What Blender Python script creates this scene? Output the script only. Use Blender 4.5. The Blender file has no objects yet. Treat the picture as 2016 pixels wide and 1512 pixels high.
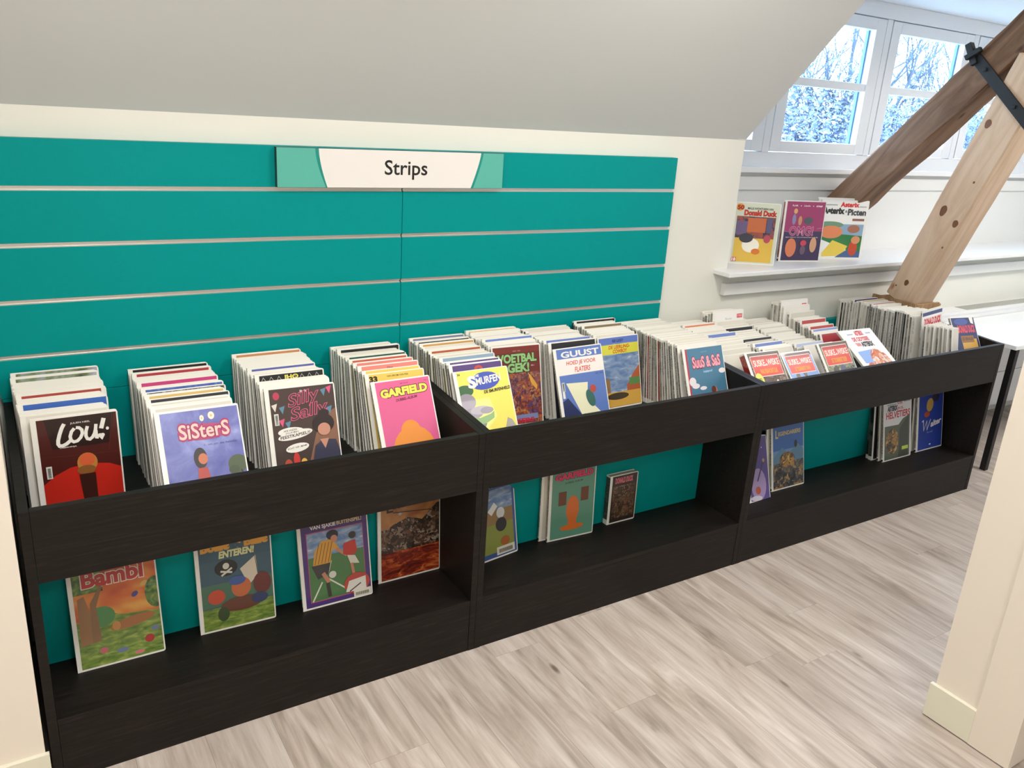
import bpy, bmesh, math, random
from mathutils import Vector, Matrix, Euler
rnd = random.Random(7)
scn = bpy.context.scene
COL = scn.collection
R = math.radians

# ------------------------------------------------------------------ camera, world, lights, exposure
cam_d = bpy.data.cameras.new('camera'); cam = bpy.data.objects.new('camera', cam_d); COL.objects.link(cam)
yaw, pit, rol = 0.57711, 0.32404, 0.06647
F = Vector((math.sin(yaw)*math.cos(pit), math.cos(yaw)*math.cos(pit), -math.sin(pit)))
Rt = Vector((math.cos(yaw), -math.sin(yaw), 0)); Up = Rt.cross(F)
c_, s_ = math.cos(rol), math.sin(rol)
R2 = Rt*c_ + Up*s_; U2 = Up*c_ - Rt*s_
mw = Matrix((R2, U2, -F)).transposed().to_4x4(); mw.translation = Vector((0.0124, -2.8158, 1.8171))
cam.matrix_world = mw
cam_d.sensor_width = 36; cam_d.lens = 1634.87/2016*36; cam_d.clip_start = 0.05
scn.camera = cam

scn.view_settings.view_transform = 'Standard'; scn.view_settings.look = 'None'
scn.view_settings.gamma = 1; scn.view_settings.use_curve_mapping = False
scn.view_settings.exposure = 0.1

w = bpy.data.worlds.new('overcast_sky'); scn.world = w; w.use_nodes = True
wn = w.node_tree.nodes; wl = w.node_tree.links
bg = wn['Background']; bg.inputs[1].default_value = 13.0
tc = wn.new('ShaderNodeTexCoord'); sp = wn.new('ShaderNodeSeparateXYZ'); cr = wn.new('ShaderNodeValToRGB')
wl.new(tc.outputs['Generated'], sp.inputs[0]); wl.new(sp.outputs['Z'], cr.inputs[0]); wl.new(cr.outputs[0], bg.inputs[0])
cr.color_ramp.elements[0].position = 0.0; cr.color_ramp.elements[0].color = (0.56, 0.74, 0.95, 1)
cr.color_ramp.elements[1].position = 0.6; cr.color_ramp.elements[1].color = (0.55, 0.72, 0.98, 1)

def area(name, loc, sx, sy, power, color, rot=(0, 0, 0)):
    d = bpy.data.lights.new(name, 'AREA'); d.shape = 'RECTANGLE'; d.size = sx; d.size_y = sy; d.energy = power; d.color = color
    o = bpy.data.objects.new(name, d); COL.objects.link(o); o.location = loc; o.rotation_euler = rot
    return o
WARM = (1.0, 0.972, 0.935)
LAMPS = [(0.3, -1.85, 31), (2.1, -1.5, 26), (0.6, -3.8, 24), (3.4, -3.8, 12), (5.2, -1.4, 26), (-1.0, -3.0, 12)]
for i, (lx, ly, pw) in enumerate(LAMPS):
    area('ceiling_lamp_light', (lx, ly, 2.725), 0.55, 0.55, pw, WARM)

for wx in (3.25, 3.88, 4.71, 5.54, 6.36):          # portals: they only guide the sampling of the sky through the real windows
    po = area('window_portal', (wx, .375, 2.02), .64 if wx > 3.3 else .3, .62, 1, (1, 1, 1), (-math.pi/2, 0, 0)); po.data.cycles.is_portal = True

# ------------------------------------------------------------------ materials
def lin(h):
    h = h.lstrip('#'); out = []
    for i in (0, 2, 4):
        c = int(h[i:i+2], 16)/255
        out.append(c/12.92 if c <= .04045 else ((c+.055)/1.055)**2.4)
    return (*out, 1)
MC = {}
def mat(name, col, rough=.5, metal=0, spec=.5, coat=0):
    if name in MC: return MC[name]
    m = bpy.data.materials.new(name); m.use_nodes = True
    b = m.node_tree.nodes['Principled BSDF']
    b.inputs['Base Color'].default_value = lin(col) if isinstance(col, str) else col
    b.inputs['Roughness'].default_value = rough; b.inputs['Metallic'].default_value = metal
    b.inputs['Specular IOR Level'].default_value = spec; b.inputs['Coat Weight'].default_value = coat
    MC[name] = m; return m
def nodes(m): return m.node_tree.nodes, m.node_tree.links, m.node_tree.nodes['Principled BSDF']
def ramp(N, stops):
    r = N.new('ShaderNodeValToRGB'); e = r.color_ramp.elements
    while len(e) < len(stops): e.new(.5)
    for k, (p, c) in enumerate(stops): e[k].position = p; e[k].color = lin(c) if isinstance(c, str) else c
    return r
def plaster(name, col, bump=.06):
    m = mat(name, col, .75, spec=.25); N, L, b = nodes(m)
    t = N.new('ShaderNodeTexCoord'); n = N.new('ShaderNodeTexNoise'); n.inputs['Scale'].default_value = 90; n.inputs['Detail'].default_value = 4
    L.new(t.outputs['Object'], n.inputs['Vector'])
    bp = N.new('ShaderNodeBump'); bp.inputs['Strength'].default_value = bump; bp.inputs['Distance'].default_value = .002
    L.new(n.outputs[0], bp.inputs['Height']); L.new(bp.outputs[0], b.inputs['Normal'])
    return m
M_WALL = plaster('wall_plaster', '#e8e7de')
M_SLOPE = plaster('ceiling_plaster', '#d9dad9')
M_WHITE = mat('white_lacquer', '#ebebeb', .35)
M_TRIM = mat('white_painted_trim', '#e6e6e4', .4)
M_BASEB = mat('cream_baseboard', '#e2dfcc', .45)
M_DESK = mat('white_desk_laminate', '#f2f4f4', .25)
M_BLACK = mat('black_iron', '#17181a', .55)
M_LEG = mat('black_table_leg', '#141012', .5)
M_ALU = mat('aluminium_rail', '#d9d6d2', .28, metal=.9)
M_DARKGAP = mat('dark_groove', '#3a3a3a', .7)

def teal_mat(name, col, r):
    m = mat(name, col, r, spec=.1); N, L, b = nodes(m)
    t = N.new('ShaderNodeTexCoord'); n = N.new('ShaderNodeTexNoise'); n.inputs['Scale'].default_value = 220
    L.new(t.outputs['Object'], n.inputs['Vector'])
    bp = N.new('ShaderNodeBump'); bp.inputs['Strength'].default_value = .08; bp.inputs['Distance'].default_value = .001
    L.new(n.outputs[0], bp.inputs['Height']); L.new(bp.outputs[0], b.inputs['Normal'])
    return m
M_TEAL = teal_mat('teal_laminate', '#009290', .5)

def darkwood():
    m = mat('dark_wenge_laminate', '#1c1815', .5, spec=.22); N, L, b = nodes(m)
    t = N.new('ShaderNodeTexCoord'); mp = N.new('ShaderNodeMapping'); mp.inputs['Scale'].default_value = (3, 60, 60)
    n = N.new('ShaderNodeTexNoise'); n.inputs['Scale'].default_value = 2.2; n.inputs['Detail'].default_value = 7; n.inputs['Roughness'].default_value = .7; n.inputs['Distortion'].default_value = .6
    L.new(t.outputs['Object'], mp.inputs[0]); L.new(mp.outputs[0], n.inputs['Vector'])
    r = ramp(N, [(.3, '#120f0d'), (.55, '#1e1916'), (.75, '#2d2622')])
    L.new(n.outputs[0], r.inputs[0]); L.new(r.outputs[0], b.inputs['Base Color'])
    bp = N.new('ShaderNodeBump'); bp.inputs['Strength'].default_value = .25; bp.inputs['Distance'].default_value = .001
    L.new(n.outputs[0], bp.inputs['Height']); L.new(bp.outputs[0], b.inputs['Normal'])
    return m
M_WENGE = darkwood()

def plank_mat():
    m = mat('pale_oak_plank', '#c9bbae', .42, spec=.35); N, L, b = nodes(m)
    g = N.new('ShaderNodeNewGeometry'); oi = N.new('ShaderNodeObjectInfo')
    sc = N.new('ShaderNodeVectorMath'); sc.operation = 'SCALE'; sc.inputs[3].default_value = 37
    cb = N.new('ShaderNodeCombineXYZ'); L.new(oi.outputs['Random'], cb.inputs[0]); L.new(oi.outputs['Random'], cb.inputs[2]); L.new(oi.outputs['Random'], cb.inputs[1])
    L.new(cb.outputs[0], sc.inputs[0])
    ad = N.new('ShaderNodeVectorMath'); ad.operation = 'ADD'; L.new(g.outputs['Position'], ad.inputs[0]); L.new(sc.outputs[0], ad.inputs[1])
    mp = N.new('ShaderNodeMapping'); mp.inputs['Scale'].default_value = (14, 1.7, 14); L.new(ad.outputs[0], mp.inputs[0])
    n1 = N.new('ShaderNodeTexNoise'); n1.inputs['Scale'].default_value = 1.0; n1.inputs['Detail'].default_value = 5; n1.inputs['Roughness'].default_value = .55; n1.inputs['Distortion'].default_value = 1.2
    L.new(mp.outputs[0], n1.inputs['Vector'])
    mp2 = N.new('ShaderNodeMapping'); mp2.inputs['Scale'].default_value = (90, 5, 90); L.new(ad.outputs[0], mp2.inputs[0])
    n2 = N.new('ShaderNodeTexNoise'); n2.inputs['Scale'].default_value = 1; n2.inputs['Detail'].default_value = 6; L.new(mp2.outputs[0], n2.inputs['Vector'])
    r1 = ramp(N, [(.28, '#a69a8e'), (.42, '#c1b3a8'), (.55, '#d2c6bc'), (.72, '#e2d8cf')])
    L.new(n1.outputs[0], r1.inputs[0])
    r2 = ramp(N, [(.3, '#c3b8ae'), (.6, '#ffffff')]); L.new(n2.outputs[0], r2.inputs[0])
    mx = N.new('ShaderNodeMix'); mx.data_type = 'RGBA'; mx.blend_type = 'MULTIPLY'; mx.inputs[0].default_value = .35
    L.new(r1.outputs[0], mx.inputs[6]); L.new(r2.outputs[0], mx.inputs[7])
    hs = N.new('ShaderNodeHueSaturation'); mr = N.new('ShaderNodeMapRange'); mr.inputs[3].default_value = .80; mr.inputs[4].default_value = .96
    L.new(oi.outputs['Random'], mr.inputs[0]); L.new(mr.outputs[0], hs.inputs['Value']); L.new(mx.outputs[2], hs.inputs['Color'])
    # knots
    mk = N.new('ShaderNodeMapping'); mk.inputs['Scale'].default_value = (5.5, 2.0, 5); L.new(ad.outputs[0], mk.inputs[0])
    v = N.new('ShaderNodeTexVoronoi'); v.inputs['Scale'].default_value = 1; L.new(mk.outputs[0], v.inputs['Vector'])
    rk = ramp(N, [(.03, '#6d5b4c'), (.075, '#ffffff')]); L.new(v.outputs['Distance'], rk.inputs[0])
    m2 = N.new('ShaderNodeMix'); m2.data_type = 'RGBA'; m2.blend_type = 'MULTIPLY'; m2.inputs[0].default_value = .75
    L.new(hs.outputs[0], m2.inputs[6]); L.new(rk.outputs[0], m2.inputs[7]); L.new(m2.outputs[2], b.inputs['Base Color'])
    bp = N.new('ShaderNodeBump'); bp.inputs['Strength'].default_value = .1; bp.inputs['Distance'].default_value = .001
    L.new(n2.outputs[0], bp.inputs['Height']); L.new(bp.outputs[0], b.inputs['Normal'])
    return m
M_PLANK = plank_mat()

def beam_mat(name, stops, knots, scale, lam=0):
    m = mat(name, '#8a6a4c', .65, spec=.25); N, L, b = nodes(m)
    t = N.new('ShaderNodeTexCoord')
    mp = N.new('ShaderNodeMapping'); mp.inputs['Scale'].default_value = (scale, scale, 1.1); L.new(t.outputs['Object'], mp.inputs[0])
    n = N.new('ShaderNodeTexNoise'); n.inputs['Scale'].default_value = 1; n.inputs['Detail'].default_value = 7; n.inputs['Distortion'].default_value = 1.5; n.inputs['Roughness'].default_value = .6
    L.new(mp.outputs[0], n.inputs['Vector']); r = ramp(N, stops); L.new(n.outputs[0], r.inputs[0])
    mk = N.new('ShaderNodeMapping'); mk.inputs['Scale'].default_value = (9, 9, 4.2); L.new(t.outputs['Object'], mk.inputs[0])
    v = N.new('ShaderNodeTexVoronoi'); v.inputs['Scale'].default_value = 1; v.inputs['Randomness'].default_value = 1; L.new(mk.outputs[0], v.inputs['Vector'])
    rk = ramp(N, [(.04, knots), (.13, '#ffffff')]); L.new(v.outputs['Distance'], rk.inputs[0])
    mx = N.new('ShaderNodeMix'); mx.data_type = 'RGBA'; mx.blend_type = 'MULTIPLY'; mx.inputs[0].default_value = .9
    L.new(r.outputs[0], mx.inputs[6]); L.new(rk.outputs[0], mx.inputs[7])
    L.new(mx.outputs[2], b.inputs['Base Color'])
    bp = N.new('ShaderNodeBump'); bp.inputs['Strength'].default_value = .35; bp.inputs['Distance'].default_value = .004
    L.new(n.outputs[0], bp.inputs['Height']); L.new(bp.outputs[0], b.inputs['Normal'])
    return m
M_OLD = beam_mat('weathered_brown_timber', [(.3, '#5d4232'), (.45, '#7a5c45'), (.6, '#8f705a'), (.75, '#a88d7a')], '#5a4436', 7)
M_PINE = beam_mat('new_pine_timber', [(.3, '#c9a88a'), (.5, '#dbbfa3'), (.7, '#e6cdb4')], '#c0906c', 9)
M_BOXW = beam_mat('pine_foot_box_wood', [(.3, '#8d6a48'), (.55, '#aa8763'), (.7, '#bd9b76')], '#6e4226', 16)

def glass_mat():
    m = bpy.data.materials.new('window_glass'); m.use_nodes = True; N = m.node_tree.nodes; L = m.node_tree.links; N.clear()
    o = N.new('ShaderNodeOutputMaterial'); tr = N.new('ShaderNodeBsdfTransparent'); gl = N.new('ShaderNodeBsdfGlossy'); mx = N.new('ShaderNodeMixShader'); 
    tr.inputs[0].default_value = (.93, .97, 1, 1); gl.inputs['Roughness'].default_value = .02; mx.inputs[0].default_value = .05
    L.new(tr.outputs[0], mx.inputs[1]); L.new(gl.outputs[0], mx.inputs[2]); L.new(mx.outputs[0], o.inputs[0])
    return m
M_GLASS = glass_mat()

M_COVER = mat('laminated_white_cover', '#f1eee6', .32, coat=.3)
M_PAGES = mat('book_pages', '#cfc9ba', .8)
def spine_mat(name, base, ink, amt):
    m = mat(name, base, .4); N, L, b = nodes(m)
    g = N.new('ShaderNodeNewGeometry'); oi = N.new('ShaderNodeObjectInfo')
    cb = N.new('ShaderNodeCombineXYZ'); L.new(oi.outputs['Random'], cb.inputs[0]); L.new(oi.outputs['Random'], cb.inputs[2])
    sc = N.new('ShaderNodeVectorMath'); sc.operation = 'SCALE'; sc.inputs[3].default_value = 19; L.new(cb.outputs[0], sc.inputs[0])
    ad = N.new('ShaderNodeVectorMath'); ad.operation = 'ADD'; L.new(g.outputs['Position'], ad.inputs[0]); L.new(sc.outputs[0], ad.inputs[1])
    n = N.new('ShaderNodeTexNoise'); n.inputs['Scale'].default_value = 260; n.inputs['Detail'].default_value = 1; L.new(ad.outputs[0], n.inputs['Vector'])
    mp = N.new('ShaderNodeMapping'); mp.inputs['Scale'].default_value = (2, 2, 14); L.new(ad.outputs[0], mp.inputs[0])
    n2 = N.new('ShaderNodeTexNoise'); n2.inputs['Scale'].default_value = 1; n2.inputs['Detail'].default_value = 0; L.new(mp.outputs[0], n2.inputs['Vector'])
    r = ramp(N, [(.47, (1, 1, 1, 1)), (.56, (0, 0, 0, 1))]); r2 = ramp(N, [(.45, (0, 0, 0, 1)), (.5, (1, 1, 1, 1))])
    L.new(n.outputs[0], r.inputs[0]); L.new(n2.outputs[0], r2.inputs[0])
    mu = N.new('ShaderNodeMath'); mu.operation = 'MULTIPLY'; L.new(r.outputs[0], mu.inputs[0]); L.new(r2.outputs[0], mu.inputs[1])
    m3 = N.new('ShaderNodeMath'); m3.operation = 'MULTIPLY'; m3.inputs[1].default_value = amt; L.new(mu.outputs[0], m3.inputs[0])
    mx = N.new('ShaderNodeMix'); mx.data_type = 'RGBA'; mx.inputs[6].default_value = lin(base); mx.inputs[7].default_value = lin(ink)
    L.new(m3.outputs[0], mx.inputs[0]); L.new(mx.outputs[2], b.inputs['Base Color'])
    return m
SPINES = [spine_mat('spine_print_pale', '#b9b6ac', '#4a4842', .8), spine_mat('spine_print_grey', '#918e85', '#33312d', .8),
          spine_mat('spine_print_white', '#d3cfc3', '#6b675e', .5), spine_mat('spine_print_olive', '#8f8c4e', '#3a3a20', .7),
          spine_mat('spine_print_black', '#1c1a19', '#8a8478', .5), spine_mat('spine_print_red', '#8e2a26', '#e0b0a0', .4),
          spine_mat('spine_print_orange', '#c07a3e', '#5a2a10', .4)]
def mottled(name, stops, scale, detail=4, dist=.5, stretch=(1, 1, 1)):
    m = mat(name, '#888888', .35, coat=.3); N, L, b = nodes(m)
    t = N.new('ShaderNodeTexCoord'); mp = N.new('ShaderNodeMapping'); mp.inputs['Scale'].default_value = stretch
    n = N.new('ShaderNodeTexNoise'); n.inputs['Scale'].default_value = scale; n.inputs['Detail'].default_value = detail; n.inputs['Distortion'].default_value = dist
    L.new(t.outputs['Object'], mp.inputs[0]); L.new(mp.outputs[0], n.inputs['Vector']); r = ramp(N, stops); L.new(n.outputs[0], r.inputs[0]); L.new(r.outputs[0], b.inputs['Base Color'])
    return m
def crowd(name, stops, scale):
    m = mat(name, '#888888', .35, coat=.3); N, L, b = nodes(m)
    t = N.new('ShaderNodeTexCoord'); n = N.new('ShaderNodeTexNoise'); n.inputs['Scale'].default_value = scale*.6; n.inputs['Detail'].default_value = 2
    mxv = N.new('ShaderNodeMix'); mxv.data_type = 'VECTOR'; mxv.inputs[0].default_value = .08
    v = N.new('ShaderNodeTexVoronoi'); v.inputs['Scale'].default_value = scale
    L.new(t.outputs['Object'], n.inputs['Vector']); L.new(t.outputs['Object'], mxv.inputs[4]); L.new(n.outputs['Color'], mxv.inputs[5]); L.new(mxv.outputs[1], v.inputs['Vector'])
    r = ramp(N, stops); r.color_ramp.interpolation = 'LINEAR'; L.new(v.outputs['Color'], r.inputs[0]); L.new(r.outputs[0], b.inputs['Base Color'])
    return m
TEX = {
 '@crowd': crowd('football_crowd_print', [(.1, '#3a2a4a'), (.35, '#7a3a2c'), (.5, '#a8562e'), (.65, '#4a3a6a'), (.8, '#b8804a'), (.95, '#5c2a22')], 75),
 '@legend': crowd('fire_battle_print', [(.15, '#1d1613'), (.45, '#3a2a22'), (.65, '#6a4a34'), (.85, '#9a8a7a')], 70),
 '@fire': mottled('fire_print', [(.3, '#3a1410'), (.5, '#8a2a18'), (.65, '#c4602c'), (.8, '#e0a050')], 22, 4, 1.5, (1, 1, 2.4)),
 '@tansky': mottled('tan_sky_print', [(.3, '#8a4a2c'), (.6, '#b8824e'), (.8, '#cf9e62')], 14),
 '@sky': mottled('cloudy_sky_print', [(.35, '#5d7fb0'), (.6, '#94a8c4'), (.75, '#d5d9e0')], 18, 4, 1, (1, 1, 2.5)),
 '@lilac': mottled('lilac_cloud_print', [(.3, '#5d62a8'), (.5, '#7378b8'), (.65, '#8a92cc'), (.82, '#c6cdea')], 12, 6, .8),
 '@foam': mottled('white_foam_print', [(.35, '#7c86c0'), (.5, '#b4bce0'), (.65, '#eef0f6')], 30, 6, 1.2),
 '@noisegrey': mottled('grey_speckle_print', [(.4, '#23252a'), (.5, '#555a60'), (.6, '#96988e')], 120),
 '@bluewash': mottled('blue_wash_print', [(.3, '#2f4a9c'), (.6, '#5874be'), (.8, '#90a6d6')], 40),
 '@photo': mottled('landscape_strip_print', [(.3, '#26301f'), (.5, '#7f8f6e'), (.65, '#a9aac0'), (.8, '#c2c4d6')], 26),
 '@woods': crowd('brown_scene_print', [(.15, '#2a1f1a'), (.4, '#4a3a30'), (.6, '#6e4a3e'), (.8, '#8e7a66')], 60),
 '@mosaic': crowd('grey_green_scene_print', [(.15, '#3a3f3a'), (.4, '#70745a'), (.6, '#9a9a70'), (.75, '#4a5070'), (.92, '#c8c4a0')], 55),
 '@cliff': crowd('blue_rock_scene_print', [(.15, '#181c22'), (.4, '#3a3f48'), (.6, '#6a6050'), (.8, '#b08a50')], 60),
 '@grass': mottled('grass_print', [(.3, '#4a6a28'), (.55, '#7c9440'), (.75, '#a9b45c')], 30, 4, .6, (1, 1, 3)),
 '@leaf': mottled('foliage_print', [(.35, '#2c4a26'), (.5, '#56783a'), (.65, '#8aa04a')], 45),
 '@sunset': mottled('sunset_print', [(.3, '#b8402c'), (.5, '#d26a34'), (.65, '#e09a48'), (.8, '#e8bc5e')], 7, 2, .4, (1, 1, 2.5)),
 '@rustclutter': crowd('orange_figures_print', [(.2, '#c4603a'), (.5, '#e08a5a'), (.7, '#f0e6da'), (.9, '#b8403a')], 50),
 '@gold': crowd('tan_figures_print', [(.2, '#3c3228'), (.5, '#8f6a38'), (.7, '#c8943e'), (.9, '#e0b860')], 60),
 '@sepia': crowd('sepia_scene_print', [(.2, '#2a2018'), (.5, '#5a4634'), (.7, '#8a7254'), (.9, '#7a3028')], 90),
 '@duckplaza': crowd('street_scene_print', [(.2, '#3c3450'), (.5, '#6a4a50'), (.7, '#a8503a'), (.9, '#584a6a')], 45),
}
def pmat(c):
    if c.startswith('@'): return TEX[c]
    return mat('print_'+c.lstrip('#'), c, .35, coat=.3)

# ------------------------------------------------------------------ builders
class MB:
    def __init__(s): s.v = []; s.f = []; s.m = []
    def box(s, x0, y0, z0, x1, y1, z1, mi=0):
        b = len(s.v)
        s.v += [(x0,y0,z0),(x1,y0,z0),(x1,y1,z0),(x0,y1,z0),(x0,y0,z1),(x1,y0,z1),(x1,y1,z1),(x0,y1,z1)]
        for q in ((0,3,2,1),(4,5,6,7),(0,1,5,4),(1,2,6,5),(2,3,7,6),(3,0,4,7)): s.f.append(tuple(b+i for i in q)); s.m.append(mi)
        return s
    def prism(s, pts, axis, a, b_, mi=0):
        """pts: polygon in the two other axes (in axis order), extruded along axis from a to b_"""
        n = len(pts); k = len(s.v)
        def mk(p, t):
            q = list(p); q.insert(axis, t); return tuple(q)
        s.v += [mk(p, a) for p in pts] + [mk(p, b_) for p in pts]
        s.f.append(tuple(k+i for i in range(n))[::-1]); s.f.append(tuple(k+n+i for i in range(n))); s.m += [mi, mi]
        for i in range(n):
            j = (i+1) % n; s.f.append((k+i, k+j, k+n+j, k+n+i)); s.m.append(mi)
        return s
    def poly(s, pts, mi=0):
        k = len(s.v); s.v += pts; s.f.append(tuple(range(k, k+len(pts)))); s.m.append(mi); return s
    def tube(s, pts, r, n=8, mi=0, r2=None):
        """chain of points as a tube"""
        base = len(s.v); N = len(pts)
        for i, p in enumerate(pts):
            p = Vector(p); a = Vector(pts[max(i-1, 0)]); b = Vector(pts[min(i+1, N-1)]); d = (b-a).normalized()
            u = d.orthogonal().normalized(); w_ = d.cross(u)
            rr = r if r2 is None else r+(r2-r)*i/(N-1)
            for j in range(n):
                t = 2*math.pi*j/n; q = p+u*math.cos(t)*rr+w_*math.sin(t)*rr; s.v.append(tuple(q))
        for i in range(N-1):
            for j in range(n):
                j2 = (j+1) % n; s.f.append((base+i*n+j, base+i*n+j2, base+(i+1)*n+j2, base+(i+1)*n+j)); s.m.append(mi)
        s.f.append(tuple(base+j for j in range(n))[::-1]); s.f.append(tuple(base+(N-1)*n+j for j in range(n))); s.m += [mi, mi]
        return s
    def mesh(s, name, mats):
        me = bpy.data.meshes.new(name); me.from_pydata(s.v, [], s.f)
        for m in (mats if isinstance(mats, (list, tuple)) else [mats]): me.materials.append(m)
        if any(s.m):
            for p, mi in zip(me.polygons, s.m): p.material_index = mi
        bm = bmesh.new(); bm.from_mesh(me); bmesh.ops.recalc_face_normals(bm, faces=bm.faces) if not getattr(s, 'flat', 0) else None; bm.to_mesh(me); bm.free()
        me.update(); return me
    def build(s, name, mats, parent=None, bevel=0, kind=None, loc=None, rot=None):
        o = bpy.data.objects.new(name, s.mesh(name, mats)); COL.objects.link(o)
        if parent: o.parent = parent
        if loc: o.location = loc
        if rot: o.rotation_euler = rot
        if bevel:
            b = o.modifiers.new('bevel', 'BEVEL'); b.width = bevel; b.segments = 2; b.limit_method = 'ANGLE'
        if kind: o['kind'] = kind
        return o
def tag(o, label=None, cat=None, group=None, kind=None):
    if label: o['label'] = label
    if cat: o['category'] = cat
    if group: o['group'] = group
    if kind: o['kind'] = kind
    return o
def empty(name, loc=(0, 0, 0), rot=(0, 0, 0)):
    o = bpy.data.objects.new(name, None); COL.objects.link(o); o.location = loc; o.rotation_euler = rot; o.empty_display_size = .05; return o
def bx(name, x0, y0, z0, x1, y1, z1, m, parent=None, bevel=0, kind=None):
    return MB().box(x0, y0, z0, x1, y1, z1).build(name, m, parent, bevel, kind)

# ------------------------------------------------------------------ structure
K = 1.094                                   # slope of the roof (rise over run)
XL, XR, YF, ZC = -1.7, 7.3, -5.1, 2.75
KW = 1.7297                                 # knee wall height
XC = 3.04                                   # where the dormer begins
fl = bx('floor', XL, YF, -.06, XR, .3, -.004, mat('floor_underlay', '#8a7a6c', .8), kind='structure')
PW, PL = .19, 1.28
pm = MB().box(0, 0, -.004, PW-.0006, PL-.0006, 0).mesh('plank', M_PLANK)
nx = int((XR-XL)/PW)+1
for i in range(nx):
    x = XL+i*PW
    y = YF-rnd.uniform(0, PL)
    while y < -.05:
        if y+PL > YF+.3 and (x < 2.7 or y+PL > -2.2):
            o = bpy.data.objects.new('plank', pm); COL.objects.link(o); o.parent = fl; o.location = (x, y, 0)
        y += PL
bx('wall_back', XL, 0, 0, XC, .12, KW+.14, M_WALL, kind='structure')
bx('wall_under_ledge', XC, 0, 0, XR, .12, 1.108, M_WALL, kind='structure')
ys = -(ZC-KW)/K; yd = -(2.455-KW)/K
MB().prism([(.13, KW-.13*K), (ys, ZC), (ys, ZC+.16), (.13, KW-.13*K+.16)], 0, XL, XC).build('ceiling_slope', M_SLOPE, kind='structure')
MB().prism([(yd, 2.455), (ys, ZC), (ys, ZC+.12), (yd, 2.575)], 0, XC, XR).build('ceiling_slope', M_SLOPE, kind='structure')
MB().prism([(.44, 1.10), (.44, 2.58), (yd-.11, 2.58), (-.02, KW+.03), (.005, KW-.01), (.005, 1.10)], 0, XC-.053, XC-.001).build('wall_dormer_side', M_WALL, kind='structure')
bx('ceiling_dormer', XC, yd, 2.455, XR, .40, 2.535, mat('dormer_ceiling_white', '#e6eaee', .6), kind='structure')
bx('ceiling', XL, YF, ZC, XR, ys, ZC+.08, M_WHITE, kind='structure')
bx('wall_left', XL-.1, YF, 0, XL, .12, ZC+.1, M_WALL, kind='structure')
bx('wall_right', XR, YF, 0, XR+.1, .44, ZC+.1, M_WALL, kind='structure')
bx('wall_front', XL, YF-.1, 0, XR, YF, ZC+.1, M_WALL, kind='structure')
M_PIL = plaster('partition_paint', '#e8ded1')
MB().prism([(-.722, 0), (0, 0), (0, KW), (-.722, KW+.722*K)], 0, XL, -.0125).build('wall_pilaster', M_PIL, kind='structure')
bx('baseboard_left', XL, -.735, 0, -.0035, -.722, .125, M_BASEB, kind='structure', bevel=.001)
bx('wall_partition', 2.463, -1.93, 0, XR, -1.692, ZC, M_PIL, kind='structure')
bx('baseboard_right', 2.448, -1.835, .004, 2.463, -1.68, .125, M_BASEB, kind='structure', bevel=.0015)
bx('trim_5', 2.4465, -1.962, .004, XR, -1.835, ZC, M_PIL, kind='structure', bevel=.001)
DY = .258
def ww(name, x0, z0, x1, z1, m=M_TRIM): return bx(name, x0, DY, z0, x1, DY+.10, z1, m, kind='structure')
ww('wall_dormer_back', XC, 1.07, XR, 1.58)
WN = [(2.67, 3.438), (3.495, 4.261), (4.315, 5.10), (5.155, 5.93), (5.985, 6.75)]
ww('trim_6', XC, 1.58, XR, 1.668, mat('window_frame_paint', '#e2e6ec', .35))
MF = MC['window_frame_paint']
bx('trim_7', XC, DY-.012, 2.378, XR, DY+.10, 2.455, MF, kind='structure', bevel=.002)
for i, (a, b) in enumerate(WN):
    if i+1 < len(WN): bx('trim_8', b+.003, DY-.004, 1.668, WN[i+1][0]-.003, DY+.1, 2.378, MF, kind='structure', bevel=.002)
bx('trim_8', 6.753, DY, 1.668, XR, DY+.1, 2.378, MF, kind='structure')
bx('trim_1', 2.953, -.105, 1.110, XR, DY, 1.131, M_WHITE, kind='structure', bevel=.003)      # ledge board
bx('trim_2', 3.015, -.03, 1.005, XR, 0, 1.062, M_TRIM, kind='structure', bevel=.002)          # apron
bx('trim_3', XC, DY-.05, 1.567, XR, DY+.02, 1.594, M_WHITE, kind='structure', bevel=.003)     # sill
bx('trim_4', XC, DY-.014, 1.478, XR, DY, 1.547, M_TRIM, kind='structure', bevel=.002)
M_GASKET = mat('window_gasket', '#4c8fb8', .4)
for i, (a, b) in enumerate(WN):
    root = empty('window_%d' % (i+1), (0, 0, 0)); root['kind'] = 'structure'
    z0, z1, zb0, zb1, zt = 1.672, 2.374, 2.003, 2.043, 2.315
    st = .077
    if a > XC: bx('sash_stile', a+.002, DY-.006, z0, a+st, DY+.05, z1, MF, root, .002)
    bx('sash_stile', b-st-.006, DY-.006, z0, b-.002, DY+.05, z1, MF, root, .002)
    xl = max(a+st, XC)
    bx('sash_rail', xl, DY-.006, z0, b-st-.006, DY+.05, z0+.054, MF, root, .002)
    bx('sash_rail', xl, DY-.006, zt, b-st-.006, DY+.05, z1, MF, root, .002)
    bx('glazing_bar', xl, DY, zb0, b-st-.006, DY+.045, zb1, MF, root, .002)
    for (p0, p1) in ((z0+.054, zb0), (zb1, zt)):
        pn = bx('pane', xl+.001, DY+.030, p0+.001, b-st-.007, DY+.036, p1-.001, M_GLASS, root)
        bx('pane_spacer', b-st-.017, DY+.032, p0+.002, b-st-.0075, DY+.049, p1-.002, M_GASKET, pn)

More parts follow.
